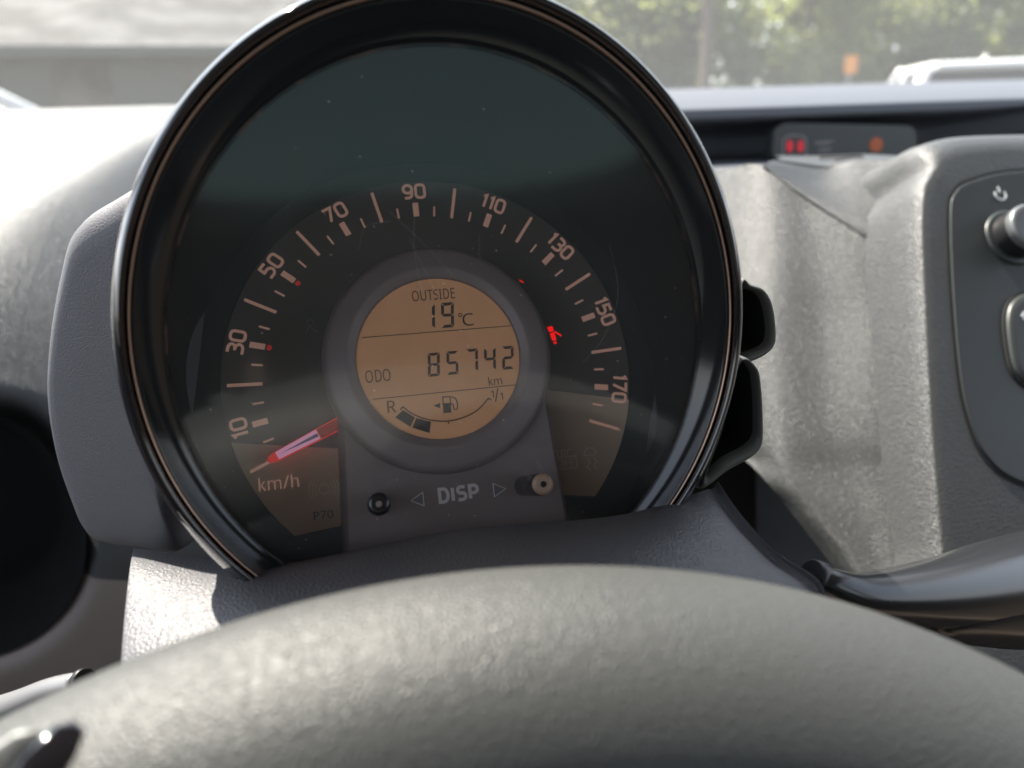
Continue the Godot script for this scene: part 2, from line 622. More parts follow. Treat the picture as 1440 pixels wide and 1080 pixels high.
func car(called: String, label: String, at: Transform3D) -> void:
	# its back faces us (+z)
	var c := thing(called, label, "car", at, "")
	var body := [
		[2.05, 0.78, 0.35, 0.62], [2.0, 0.86, 0.25, 0.95], [1.2, 0.88, 0.22, 0.98], [-0.9, 0.88, 0.22, 0.96], [-1.7, 0.86, 0.24, 0.86], [-2.1, 0.74, 0.32, 0.66]]
	var rows := []
	for s in body:
		var o := rounded([Vector2(-s[1], s[2]), Vector2(s[1], s[2]), Vector2(s[1] * 0.97, s[3]), Vector2(-s[1] * 0.97, s[3])], 0.16, 4)
		var row := []
		for p in ccw(o):
			row.append(Vector3(p.x, p.y, s[0]))
		rows.append(row)
	var b := Builder.new()
	b.grid(rows, true)
	b.poly(PackedVector3Array(rows[0]), Vector3.BACK)
	b.poly(PackedVector3Array(rows[-1]), Vector3.FORWARD)
	part("body", b.make(), mats.car_white, c)
	# glass house with roof
	var lower := [Vector3(-0.80, 0.94, 1.95), Vector3(0.80, 0.94, 1.95), Vector3(0.80, 0.94, -1.05), Vector3(-0.80, 0.94, -1.05)]
	var upper := [Vector3(-0.61, 1.42, 1.55), Vector3(0.61, 1.42, 1.55), Vector3(0.60, 1.43, -0.25), Vector3(-0.60, 1.43, -0.25)]
	b = Builder.new()
	for k in 4:
		var k2 := (k + 1) % 4
		var nn: Vector3 = ((lower[k2] - lower[k]).cross(upper[k] - lower[k])).normalized()
		b.poly(PackedVector3Array([lower[k], lower[k2], upper[k2], upper[k]]), nn)
	part("window", b.make(), mats.car_glass, c)
	var ro := []
	for q in [[0.0, 1.40], [0.0, 1.45], [0.04, 1.475], [0.14, 1.49]]:
		var row := []
		for p in ccw(rounded([Vector2(-0.66, -1.66), Vector2(0.66, -1.66), Vector2(0.65, 0.35), Vector2(-0.65, 0.35)], 0.14, 5)):
			row.append(Vector3(p.x * (1.0 - q[0]), q[1], -p.y * (1.0 - q[0] * 0.5)))
		ro.append(row)
	b = Builder.new()
	b.grid(ro, true)
	b.poly(PackedVector3Array(ro[-1]), Vector3.UP)
	b.poly(PackedVector3Array(ro[0]), Vector3.DOWN)
	part("roof", b.make(), mats.car_white, c)
	for k in 4:
		var o: Vector3 = (upper[k] - lower[k])
		var side := Vector3(signf(lower[k].x) * 0.02, 0, 0.02 if k < 2 else -0.02)
		part("pillar", tube([lower[k] + side, lower[k] + o * 0.5 + side, upper[k] + side], [0.07, 0.06, 0.07], 10, 1.0, Vector3.RIGHT), mats.car_white, c)
	for sx in [-1.0, 1.0]:
		part("pillar", tube([Vector3(0.81 * sx, 0.94, 0.45), Vector3(0.64 * sx, 1.43, 0.5)], [0.05, 0.05], 8, 1.0, Vector3.BACK), mats.car_white, c)
		part("tail_lamp", slab(Vector3(0.1, 0.28, 0.1), Vector3(0.78 * sx, 0.80, 1.99)), mats.red_print, c)
		for z in [1.3, -1.35]:
			var wheel := part("tyre", tube([Vector3(0.72 * sx, 0.31, z), Vector3(0.73 * sx, 0.31, z), Vector3(0.87 * sx, 0.31, z), Vector3(0.90 * sx, 0.31, z)], [0.31, 0.31, 0.31, 0.28], 28), mats.car_tyre, c)
			part("rim", tube([Vector3(0.86 * sx, 0.31, z), Vector3(0.91 * sx, 0.31, z)], [0.2, 0.19], 24), mats.satin_grey, wheel)
	part("spoiler", slab(Vector3(1.1, 0.04, 0.2), Vector3(0, 1.45, 1.66)), mats.car_white, c)
	part("antenna", tube([Vector3(0, 1.47, 1.1), Vector3(0, 1.52, 1.14), Vector3(0, 1.56, 1.18)], [0.05, 0.035, 0.01], 10, 0.6, Vector3.RIGHT), mats.car_white, c)

func crown_mesh(seed_: int, leaves: int, tall: float, wide: float) -> ArrayMesh:
	var r := RandomNumberGenerator.new()
	r.seed = seed_
	var b := Builder.new()
	var clumps := []
	for k in 26:
		var y := r.randf()
		var rad := wide * sqrt(maxf(0.05, 1.0 - pow(absf(y * 2.0 - 0.85), 2.0) * 0.8)) * r.randf_range(0.2, 0.95)
		var a := r.randf() * TAU
		clumps.append([Vector3(cos(a) * rad, y * tall, sin(a) * rad), r.randf_range(0.35, 0.8) * wide * 0.55])
	var v := PackedVector3Array()
	var n := PackedVector3Array()
	var idx := PackedInt32Array()
	for k in leaves:
		var c: Array = clumps[r.randi() % clumps.size()]
		var d := Vector3(r.randfn(), r.randfn() * 0.8, r.randfn()) * 0.5
		var p: Vector3 = c[0] + d * c[1]
		var nn := Vector3(r.randfn(), r.randfn() + 0.6, r.randfn()).normalized()
		var u := nn.cross(Vector3(r.randfn(), r.randfn(), r.randfn())).normalized()
		var w := nn.cross(u)
		var s := r.randf_range(0.07, 0.15)
		var base := v.size()
		v.append_array([p - u * s, p + w * s * 0.55, p + u * s, p - w * s * 0.55])
		n.append_array([nn, nn, nn, nn])
		idx.append_array([base, base + 1, base + 2, base, base + 2, base + 3])
	b.v = v
	b.n = n
	b.idx = idx
	return b.make()

func make_trees() -> void:
	var crowns := [crown_mesh(1, 14000, 6.0, 2.3), crown_mesh(2, 14000, 6.5, 2.0), crown_mesh(3, 12000, 5.0, 2.6)]
	var spots := [
		# x, z, size, crown, low start, label
		[-1.2, -28.0, 1.15, 0, 0.9, "tree behind the sheet roofed building, nearest to the cluster hood on the left"],
		[5.2, -26.5, 1.0, 1, 0.3, "bright yellow green tree just right of the cluster hood"],
		[7.6, -29.0, 1.25, 0, 0.5, "tall green tree right of the brown trunk"],
		[10.4, -27.0, 1.1, 2, 0.2, "broad dusty green tree left of the orange board"],
		[13.4, -28.0, 1.2, 0, 0.3, "dark green tree behind the orange board"],
		[16.8, -27.0, 1.15, 1, 0.2, "tree between the orange board and the white car"],
		[20.0, -29.0, 1.3, 2, 0.2, "olive green tree above the left of the white car roof"],
		[23.5, -27.5, 1.2, 0, 0.3, "brownish green tree above the white car"],
		[27.5, -29.0, 1.25, 1, 0.2, "last tree at the right end of the row"],
		[-12.5, -31.0, 1.2, 2, 1.5, "grey green tree behind the left end of the building"]]
	for s in spots:
		var t := thing("tree", s[5], "tree", Transform3D(Basis(Vector3.UP, s[0]).scaled(Vector3.ONE * s[2]), Vector3(s[0], 0, s[1])))
		part("trunk", tube([Vector3(0, 0, 0), Vector3(0.05, 1.5, 0), Vector3(-0.05, 3.2, 0.05), Vector3(0.05, 5.0, 0)], [0.2, 0.15, 0.11, 0.04], 10, 1.0, Vector3.BACK), mats.bark, t)
		part("crown", crowns[s[3]], mats["leaf_%d" % s[3]], t, Transform3D(Basis(), Vector3(0, s[4], 0)))
	var t2 := thing("tree", "bare brown trunk standing close right of the cluster hood", "tree", Transform3D(Basis(), Vector3(8.7, 0, -18.2)))
	part("trunk", tube([Vector3(0, 0, 0), Vector3(0.03, 1.5, 0), Vector3(-0.04, 4.2, 0.05), Vector3(0.0, 7.0, 0)], [0.17, 0.14, 0.12, 0.08], 12, 1.0, Vector3.BACK), mats.bark, t2)
	part("crown", crowns[1], mats.leaf_1, t2, Transform3D(Basis.from_scale(Vector3(0.9, 0.6, 0.9)), Vector3(0, 4.4, 0)))
	# the wood behind the row of trees
	var wood := leafy_wall("woodland", "far woodland filling the gaps behind the row of trees", "woodland", Vector3(9, 0, -36), Vector3(60, 13, 4.0), 42000, mats.leaf_0, 6, 0.24)
	wood.set_meta("kind", "stuff")

func leafy_wall(called: String, label: String, category: String, at: Vector3, size: Vector3, count: int, m: Material, seed_: int, leaf: float) -> Node3D:
	var r := RandomNumberGenerator.new()
	r.seed = seed_
	var b := Builder.new()
	for k in count:
		var bump := 0.5 + 0.5 * sin(k * 0.37)
		var p := Vector3(r.randf_range(-0.5, 0.5) * size.x, r.randf() * size.y * r.randf_range(0.85, 1.0), r.randf_range(-0.5, 0.5) * size.z * (0.7 + 0.3 * bump))
		var nn := Vector3(r.randfn(), r.randfn() + 0.5, r.randfn()).normalized()
		var u := nn.cross(Vector3(r.randfn(), r.randfn(), r.randfn())).normalized()
		var w := nn.cross(u)
		var s := leaf * r.randf_range(0.6, 1.3)
		var base := b.v.size()
		b.v.append_array([p - u * s, p + w * s * 0.6, p + u * s, p - w * s * 0.6])
		b.n.append_array([nn, nn, nn, nn])
		b.idx.append_array([base, base + 1, base + 2, base, base + 2, base + 3])
	var t := thing(called, label, category, Transform3D(Basis(), at))
	part("leaves", b.make(), m, t)
	return t

# ------------------------------------------------------------------ cabin round the camera
func make_cabin() -> void:
	var g := thing("windscreen", "dusty sloping windscreen in front of the dashboard", "windscreen")
	var b := Builder.new()
	var rows := []
	for k in 13:
		var t := k / 12.0
		var row := []
		for j in 21:
			var s := j / 20.0
			var x := lerpf(-0.62, 1.05, s) * lerpf(1.0, 0.88, t) + 0.02 * t
			row.append(Vector3(x, lerpf(0.99, 1.385, t), lerpf(-1.02, -0.06, t) + 0.11 * pow(s * 2.0 - 1.0, 2.0)))
		rows.append(row)
	b.grid(rows)
	part("glass", b.make(), mats.windscreen_glass, g)
	var c := thing("car_cabin", "grey lined roof, pillars and doors of the car interior round the windscreen", "car interior")
	var rl := Builder.new()
	rl.grid([[Vector3(-0.60, 1.395, -0.06), Vector3(1.02, 1.395, -0.06)], [Vector3(-0.60, 1.47, 0.35), Vector3(1.02, 1.47, 0.35)], [Vector3(-0.60, 1.58, 0.95), Vector3(1.02, 1.58, 0.95)], [Vector3(-0.60, 1.62, 1.85), Vector3(1.02, 1.62, 1.85)], [Vector3(-0.60, 1.65, 1.87), Vector3(1.02, 1.65, 1.87)], [Vector3(-0.60, 1.61, 0.95), Vector3(1.02, 1.61, 0.95)], [Vector3(-0.60, 1.50, 0.35), Vector3(1.02, 1.50, 0.35)], [Vector3(-0.60, 1.415, -0.08), Vector3(1.02, 1.415, -0.08)]], false, true)
	part("roof_lining", rl.make(), mats.headliner, c)
	var hole := PackedVector2Array()
	var edge := PackedVector2Array()
	for k in 72:
		var a := TAU * k / 72.0
		var u := Vector2(cos(a), sin(a))
		hole.append(Vector2(0.10 + 0.72 * signf(u.x) * pow(absf(u.x), 0.7), 1.395 + 0.205 * signf(u.y) * pow(absf(u.y), 0.7)))
		var far := u / maxf(absf(u.x), absf(u.y))
		edge.append(Vector2(0.18 + 0.86 * far.x, 1.39 + 0.26 * far.y))
	var fb := Builder.new()
	var frows := []
	for q in [[edge, 1.80], [hole, 1.80], [hole, 1.84], [edge, 1.84]]:
		var row := []
		for p in q[0]:
			row.append(Vector3(p.x, p.y, q[1]))
		frows.append(row)
	fb.grid(frows, true)
	part("rear_frame", fb.make(), mats.rear_cloth, c)
	part("rear_window", slab(Vector3(1.60, 0.48, 0.004), Vector3(0.12, 1.39, 1.865)), mats.tinted_glass, c)  # unseen; opening raised and glass tinted to shape the reflection in the lens
	for sx in [-0.55, 0.97]:
		part("pillar", tube([Vector3(sx * 1.12, 0.98, -0.9), Vector3(sx * 1.05, 1.2, -0.42), Vector3(sx, 1.38, -0.02)], [0.045, 0.04, 0.04], 12), mats.trim_dark, c)
		part("pillar", tube([Vector3(sx, 0.6, 0.65), Vector3(sx, 1.39, 0.72)], [0.06, 0.045], 10, 1.0, Vector3.RIGHT), mats.trim_dark, c)
		part("pillar", tube([Vector3(sx * 0.98, 0.9, 1.75), Vector3(sx * 0.92, 1.39, 1.62)], [0.12, 0.1], 10, 1.0, Vector3.RIGHT), mats.trim_dark, c)
		part("door_panel", slab(Vector3(0.07, 0.75, 2.6), Vector3(sx * 1.06, 0.57, 0.55)), mats.trim_dark, c)
	part("floor_carpet", slab(Vector3(1.6, 0.04, 3.0), Vector3(0.21, 0.2, 0.4)), mats.trim_dark, c)
	part("rear_panel", slab(Vector3(1.6, 1.0, 0.06), Vector3(0.21, 0.68, 1.85)), mats.trim_dark, c)
	part("bulkhead", slab(Vector3(1.7, 0.80, 0.04), Vector3(0.21, 0.58, -0.62)), mats.trim_dark, c)
	var s := thing("seat", "brown grey cloth driver seat facing the steering wheel", "seat", Transform3D(Basis(), Vector3(0.0, 0, 0.75)))
	part("backrest", swell(rounded([Vector2(-0.24, 0.45), Vector2(0.24, 0.45), Vector2(0.2, 0.93), Vector2(-0.2, 0.93)], 0.14), [Vector2(0.03, -0.07), Vector2(0, -0.04), Vector2(0, 0.02), Vector2(0.02, 0.05), Vector2(0.06, 0.06)], Transform3D(Basis(Vector3.RIGHT, 0.2).rotated(Vector3.UP, PI), Vector3(0, -0.02, 0.12)), true, true), mats.seat_cloth, s)
	part("headrest", swell(rounded([Vector2(-0.13, 0.94), Vector2(0.13, 0.94), Vector2(0.11, 1.10), Vector2(-0.11, 1.10)], 0.07), [Vector2(0.02, -0.05), Vector2(0, -0.03), Vector2(0, 0.03), Vector2(0.02, 0.05)], Transform3D(Basis(Vector3.UP, PI), Vector3(0, 0, 0.14)), true, true), mats.seat_cloth, s)
	part("cushion", slab(Vector3(0.5, 0.16, 0.52), Vector3(0, 0.42, -0.15)), mats.seat_cloth, s)

# ------------------------------------------------------------------ dashboard
func make_dashboard() -> void:
	var d := thing("dashboard", "dark grained plastic dashboard with sunlit top on both sides of the cluster", "dashboard")
	# left pad: one profile swept across, with the round stowage bowl pressed into its lower face
	var prof := curve_through([Vector2(-1.02, 1.005), Vector2(-0.93, 1.040), Vector2(-0.6, 1.022), Vector2(-0.38, 0.986), Vector2(-0.30, 0.966), Vector2(-0.24, 0.940), Vector2(-0.19, 0.900), Vector2(-0.16, 0.850), Vector2(-0.145, 0.78), Vector2(-0.14, 0.68), Vector2(-0.15, 0.5)], 24)
	var bowl := Vector3(-0.2320, 0.8301, -0.1971)
	var rows := []
	for q in prof:
		var row := []
		for k in 150:
			var x := lerpf(-0.62, 0.02, k / 149.0)
			var p := Vector3(x, q.y, q.x)
			var over := maxf(0.0, x + 0.19 + (q.x + 0.5) * 0.20)
			p.y -= 0.85 * over * over / (over + 0.015) * smoothstep(-0.60, -0.48, q.x) * (1.0 - 0.7 * smoothstep(-0.22, -0.15, q.x))
			var r := Vector2(p.x - bowl.x, p.y - bowl.y).length()
			if p.z > -0.32:
				p.z -= 0.040 * smoothstep(0.070, 0.040, r)
			row.append(p)
		rows.append(row)
	var b := Builder.new()
	var cut := 0
	while rows[cut][0].y > 0.826:
		cut += 1
	b.grid(rows.slice(0, cut + 1))
	part("left_pad", b.make(), mats.dash_plastic, d)
	b = Builder.new()
	b.grid(rows.slice(cut))
	part("lower_panel", b.make(), mats.taupe_plastic, d)
	rows = []
	for k in 22:
		var row := []
		var r := 0.0625 * (k + 0.02) / 21.0
		for m in 72:
			var a := TAU * m / 72.0
			var y := bowl.y + r * sin(a)
			var z := -0.145
			for t in prof.size() - 1:
				if prof[t].x > -0.4 and (prof[t].y - y) * (prof[t + 1].y - y) <= 0.0:
					z = lerpf(prof[t].x, prof[t + 1].x, inverse_lerp(prof[t].y, prof[t + 1].y, y))
					break
			row.append(Vector3(bowl.x + r * cos(a), y, z - 0.040 * smoothstep(0.070, 0.040, r) + 0.0016))
		rows.append(row)
	rows.reverse()
	b = Builder.new()
	b.grid(rows, true)
	part("stowage_bowl", b.make(), mats.mesh_cloth, d)
	# right pad: visor lip, recess and face
	prof = curve_through([Vector2(-1.02, 1.005), Vector2(-0.93, 1.040), Vector2(-0.6, 1.036), Vector2(-0.47, 1.031), Vector2(-0.41, 1.023), Vector2(-0.40, 1.017), Vector2(-0.405, 1.010), Vector2(-0.45, 1.004), Vector2(-0.47, 0.995), Vector2(-0.47, 0.985)], 14)
	prof += curve_through([Vector2(-0.469, 0.978), Vector2(-0.40, 0.976), Vector2(-0.315, 0.977), Vector2(-0.285, 0.972), Vector2(-0.27, 0.95), Vector2(-0.27, 0.90), Vector2(-0.27, 0.80), Vector2(-0.27, 0.68), Vector2(-0.27, 0.5)], 14)
	rows = []
	for q in prof:
		var row := []
		for k in 90:
			var x := lerpf(0.0, 1.1, k / 89.0)
			var close := smoothstep(0.52, 0.70, x)
			var p := Vector3(x, q.y, q.x)
			if q.y < 1.018 and q.x > -0.48:
				p.y = lerpf(p.y, minf(1.018, p.y + 0.02), close)
				p.z = lerpf(p.z, maxf(p.z, -0.40), close)
			row.append(p)
		rows.append(row)
	b = Builder.new()
	b.grid(rows)
	part("right_pad", b.make(), mats.visor_plastic, d)
	# display window in the recess with its warning symbols
	var xf := Transform3D(Vector3(0.9987, -0.0000, 0.0504), Vector3(0.0061, 0.9928, -0.1200), Vector3(-0.0501, 0.1202, 0.9915), Vector3(0.3406, 0.9918, -0.4004))
	var dw := part("display_window", swell(rounded([Vector2(-0.00084, -0.01524), Vector2(0.13907, -0.02379), Vector2(0.13305, 0.00900), Vector2(0.00923, 0.01597), Vector2(0.00033, 0.01047)], 0.008), [Vector2(0, -0.01), Vector2(0, 0.002), Vector2(0.001, 0.003)], xf), mats.faceplate, d)
	for k in 2:
		var o: Vector2 = [Vector2(0.01514, -0.00407), Vector2(0.02501, -0.00443)][k]
		part("warning_lamp", swell(PackedVector2Array(arc(o, 0.0027, 0.0050, 0, 348, 15)), [Vector2(0, 0.003), Vector2(0, 0.0036)], xf), mats.red_dim, dw)
	var fr := Builder.new()
	stroke_into(fr, [Vector2(0.00951, -0.01151), Vector2(0.00907, 0.00143), Vector2(0.01352, 0.00478), Vector2(0.02663, 0.00432), Vector2(0.03007, 0.00068), Vector2(0.03060, -0.01232)], 0.0006, 0.003, 0.0034)
	part("warning_outline", fr.make(), mats.print_grey, dw, xf)
	var q1 := Vector2(0.04805, -0.00232)
	var q2 := Vector2(0.04833, -0.00825)
	letters("warning_text", "PASSENGER", mats.print_grey, dw, xf * Vector3(q1.x, q1.y, 0.0032), 0.019, 0.0035)
	letters("warning_text", "AIRBAG", mats.print_grey, dw, xf * Vector3(q2.x, q2.y, 0.0032), 0.014, 0.0033)
	part("amber_lamp", swell(PackedVector2Array(arc(Vector2(0.09590, -0.00583), 0.0062, 0.0062, 0, 345, 16)), [Vector2(0, 0.003), Vector2(0, 0.0036)], xf), mats.amber_dim, dw)
	# sunlit face between the cluster and the audio panel
	var face := [
		[Vector3(0.2026, 0.9794, -0.2959), Vector3(0.2191, 0.9857, -0.2438), Vector3(0.2314, 0.9889, -0.2197), Vector3(0.2464, 0.9697, -0.1877), Vector3(0.2627, 0.9523, -0.1529), Vector3(0.2724, 0.9439, -0.1402)],
		[Vector3(0.1856, 0.9357, -0.2636), Vector3(0.2016, 0.9452, -0.2128), Vector3(0.2190, 0.9486, -0.1844), Vector3(0.2367, 0.9373, -0.1592), Vector3(0.2542, 0.9275, -0.1324), Vector3(0.2652, 0.9213, -0.1214)],
		[Vector3(0.1682, 0.8889, -0.2291), Vector3(0.1868, 0.9014, -0.1767), Vector3(0.2036, 0.9070, -0.1504), Vector3(0.2289, 0.9089, -0.1350), Vector3(0.2501, 0.9118, -0.1176), Vector3(0.2642, 0.9119, -0.1126)],
		[Vector3(0.1838, 0.8397, -0.1718), Vector3(0.1829, 0.8560, -0.1324), Vector3(0.1921, 0.8631, -0.1126), Vector3(0.2144, 0.8663, -0.0983), Vector3(0.2346, 0.8700, -0.0836), Vector3(0.2480, 0.8704, -0.0788)],
		[Vector3(0.1804, 0.8398, -0.1117), Vector3(0.1858, 0.8440, -0.1013), Vector3(0.1928, 0.8465, -0.0943), Vector3(0.2122, 0.8494, -0.0827), Vector3(0.2293, 0.8529, -0.0707), Vector3(0.2411, 0.8539, -0.0654)],
		[Vector3(0.1895, 0.8247, -0.0890), Vector3(0.1926, 0.8290, -0.0802), Vector3(0.1975, 0.8314, -0.0746), Vector3(0.2107, 0.8339, -0.0664), Vector3(0.2240, 0.8370, -0.0572), Vector3(0.2355, 0.8381, -0.0520)],
		[Vector3(0.1986, 0.8077, -0.0656), Vector3(0.2002, 0.8121, -0.0582), Vector3(0.2027, 0.8148, -0.0533), Vector3(0.2103, 0.8167, -0.0481), Vector3(0.2181, 0.8193, -0.0420), Vector3(0.2290, 0.8201, -0.0379)],
		[Vector3(0.2066, 0.7871, -0.0390), Vector3(0.2056, 0.7922, -0.0324), Vector3(0.2063, 0.7947, -0.0288), Vector3(0.2089, 0.7959, -0.0266), Vector3(0.2121, 0.7977, -0.0233), Vector3(0.2204, 0.7981, -0.0207)],
		[Vector3(0.2095, 0.7607, -0.0101), Vector3(0.2068, 0.7660, -0.0050), Vector3(0.2055, 0.7689, -0.0020), Vector3(0.2067, 0.7696, -0.0010), Vector3(0.2065, 0.7719, 0.0014), Vector3(0.2102, 0.7710, 0.0014)]]
	b = Builder.new()
	b.grid(loft(face, 14, 14))
	part("driver_face", b.make(), mats.dash_plastic, d)
	# vent tray above that face
	var tray := [
		[Vector3(0.3093, 0.9852, -0.3392), Vector3(0.3418, 0.9843, -0.3322), Vector3(0.3638, 0.9858, -0.3065), Vector3(0.3933, 0.9841, -0.2781)],
		[Vector3(0.2541, 0.9912, -0.2376), Vector3(0.2815, 0.9874, -0.2305), Vector3(0.2953, 0.9902, -0.2179), Vector3(0.3103, 0.9914, -0.2000)],
		[Vector3(0.2390, 0.9914, -0.2234), Vector3(0.2725, 0.9852, -0.2164), Vector3(0.2835, 0.9878, -0.2020), Vector3(0.2970, 0.9873, -0.1817)],
		[Vector3(0.2321, 0.9899, -0.2177), Vector3(0.2589, 0.9785, -0.2015), Vector3(0.2745, 0.9754, -0.1819), Vector3(0.2884, 0.9729, -0.1673)],
		[Vector3(0.2313, 0.9882, -0.2178), Vector3(0.2463, 0.9710, -0.1878), Vector3(0.2627, 0.9539, -0.1533), Vector3(0.2719, 0.9460, -0.1400)],
		[Vector3(0.2394, 0.9862, -0.2301), Vector3(0.2571, 0.9674, -0.2042), Vector3(0.2766, 0.9486, -0.1715), Vector3(0.2918, 0.9379, -0.1644)]]
	b = Builder.new()
	b.grid(loft(tray, 10, 8))
	var tr := part("vent_tray", b.make(), mats.dash_plastic, d)
	for k in 2:
		var s := Builder.new()
		var s0: Vector3 = [Vector3(0.3001, 0.9874, -0.2659), Vector3(0.2956, 0.9871, -0.2395)][k]
		var s1: Vector3 = [Vector3(0.3223, 0.9885, -0.2508), Vector3(0.3060, 0.9889, -0.2272)][k]
		tube_into(s, [s0 + Vector3(0, 0.0012, 0), s1 + Vector3(0, 0.0012, 0)], [0.004, 0.004], 10, 0.25)
		part("vent_slot", s.make(), mats.seam, tr)
	# black slab added to deepen the shade beside the column; parting seam
	part("column_well", slab(Vector3(0.40, 0.45, 0.02), Vector3(0.12, 0.66, -0.215)), mats.shade_black, d)
	part("seam", tube(curve_through([Vector3(0.2312, 0.9886, -0.2184), Vector3(0.2385, 0.9794, -0.2032), Vector3(0.2463, 0.9706, -0.1876), Vector3(0.2545, 0.9616, -0.1702), Vector3(0.2620, 0.9535, -0.1535)], 6), fill(25, 0.0006), 8), mats.console_plastic, d)

func fill(count: int, v: float) -> Array:
	var out := []
	for k in count:
		out.append(v)
	return out

# ------------------------------------------------------------------ audio panel
func make_console() -> void:
	var c := thing("audio_panel", "rounded grey audio panel with power knob at the right edge", "audio panel")
	var xf := Transform3D(Vector3(1.0000, 0.0000, -0.0076), Vector3(-0.0044, 0.8174, -0.5760), Vector3(0.0063, 0.5760, 0.8174), Vector3(0.2779, 0.9868, -0.1289))
	var out := closed_curve([Vector2(-0.01154, -0.01977), Vector2(-0.02484, -0.06552), Vector2(-0.04162, -0.12851), Vector2(-0.05338, -0.17966), Vector2(-0.06298, -0.22101), Vector2(-0.02115, -0.24555), Vector2(0.13477, -0.27182), Vector2(0.23583, -0.16060), Vector2(0.28597, -0.05701), Vector2(0.26938, -0.00918), Vector2(0.15339, 0.00773), Vector2(0.06072, 0.01262), Vector2(0.01784, 0.01083), Vector2(-0.00084, 0.00005)], 8)
	var shell := ccw(out)
	var rows := []
	for q in [Vector2(0.010, -0.16), Vector2(0.0085, -0.09), Vector2(0.0072, -0.05), Vector2(0.0058, -0.022), Vector2(0.0046, -0.010), Vector2(0.0032, -0.0044), Vector2(0.0016, -0.0012), Vector2(0.0, -0.0001), Vector2(-0.004, 0.0)]:
		var row := []
		for m in shell.size():
			var t: Vector2 = (shell[(m + 1) % shell.size()] - shell[(m + shell.size() - 1) % shell.size()]).normalized()
			var away := Vector2(t.y, -t.x)
			var p: Vector2 = shell[m] + away * q.x * (1.0 + 2.6 * smoothstep(0.75, 1.0, away.y))
			row.append(xf * Vector3(p.x, p.y, q.y))
		rows.append(row)
	rows.reverse()
	var hb := Builder.new()
	hb.grid(rows, true)
	hb.poly(PackedVector3Array(rows[0]), xf.basis.z)
	part("housing", hb.make(), mats.console_plastic, c)
	var face := closed_curve([Vector2(0.00286, -0.02069), Vector2(-0.00893, -0.05926), Vector2(-0.01971, -0.10282), Vector2(-0.02260, -0.12724), Vector2(-0.01922, -0.14651), Vector2(-0.00390, -0.16024), Vector2(0.03867, -0.17420), Vector2(0.13653, -0.18534), Vector2(0.19981, -0.10937), Vector2(0.23804, -0.01767), Vector2(0.14906, -0.00195), Vector2(0.05628, 0.00075), Vector2(0.02154, -0.00370), Vector2(0.00957, -0.00965)], 8)
	part("gap", swell(face, [Vector2(-0.0020, -0.004), Vector2(-0.0019, 0.0003)], xf), mats.seam, c)
	part("faceplate", swell(face, [Vector2(0, -0.004), Vector2(0, 0.0006), Vector2(0.0003, 0.0009), Vector2(0.0009, 0.0010), Vector2(0.003, 0.0010)], xf), mats.faceplate, c)
	# knob
	var kb := Builder.new()
	var kc := Vector2(0.03336, -0.03732)
	var ko := PackedVector2Array(arc(Vector2.ZERO, 0.0118, 0.0118, 0, 350, 35))
	var kx := xf * Transform3D(Basis(), Vector3(kc.x, kc.y, 0))
	swell_into(kb, ko, [Vector2(-0.0008, 0.0015), Vector2(-0.0004, 0.004), Vector2(0, 0.010), Vector2(0.0002, 0.0105)], kx)
	var k := part("knob", kb.make(), mats.knob_black, c)
	part("knob_cap", swell(ko, [Vector2(0.0004, 0.0105), Vector2(-0.0003, 0.0112), Vector2(-0.0003, 0.0142), Vector2(0.0005, 0.0152), Vector2(0.0018, 0.0156), Vector2(0.0024, 0.0150)], kx), mats.satin_grey, k)
	part("knob_base", swell(ko, [Vector2(-0.0035, 0.0016), Vector2(-0.003, 0.0026), Vector2(-0.002, 0.0028)], kx), mats.faceplate, k)
	# power symbol
	var pb := Builder.new()
	var pc := Vector2(0.03488, -0.01282)
	stroke_into(pb, arc(pc, 0.0031, 0.0031, 148, 392, 18), 0.0008, 0.0017, 0.0021)
	stroke_into(pb, [pc + Vector2(0, 0.0012), pc + Vector2(0, 0.0046)], 0.0008, 0.0017, 0.0021)
	part("power_symbol", pb.make(), mats.print_white, c, xf)
	# telephone key
	var key := closed_curve([Vector2(0.01346, -0.08023), Vector2(0.00940, -0.09479), Vector2(0.00843, -0.10753), Vector2(0.01489, -0.11545), Vector2(0.03275, -0.11736), Vector2(0.04716, -0.10224), Vector2(0.05385, -0.08004), Vector2(0.04707, -0.06974), Vector2(0.03060, -0.06795), Vector2(0.01992, -0.07167)], 6)
	part("key_gap", swell(key, [Vector2(-0.0012, 0.0), Vector2(-0.0012, 0.0021)], xf), mats.seam, c)
	var kk := part("telephone_key", swell(key, [Vector2(0, 0), Vector2(0.0002, 0.0026), Vector2(0.0014, 0.0036), Vector2(0.0034, 0.0040)], xf), mats.faceplate, c)
	var ph := Builder.new()
	var hc := Vector2(0.02520, -0.08015)
	stroke_into(ph, arc(hc + Vector2(0, -0.0016), 0.0042, 0.0034, 165, 15, 10), 0.0013, 0.0040, 0.0043)
	stroke_into(ph, [hc + Vector2(-0.0042, -0.0008), hc + Vector2(-0.0026, -0.0020)], 0.0016, 0.0040, 0.00432)
	part("telephone_symbol", ph.make(), mats.print_white, kk, xf)
	letters("key_mark", "2", mats.print_white, kk, xf * Vector3(Vector2(0.01698, -0.10439).x, Vector2(0.01698, -0.10439).y, 0.0041), 0.0030, 0.0045)

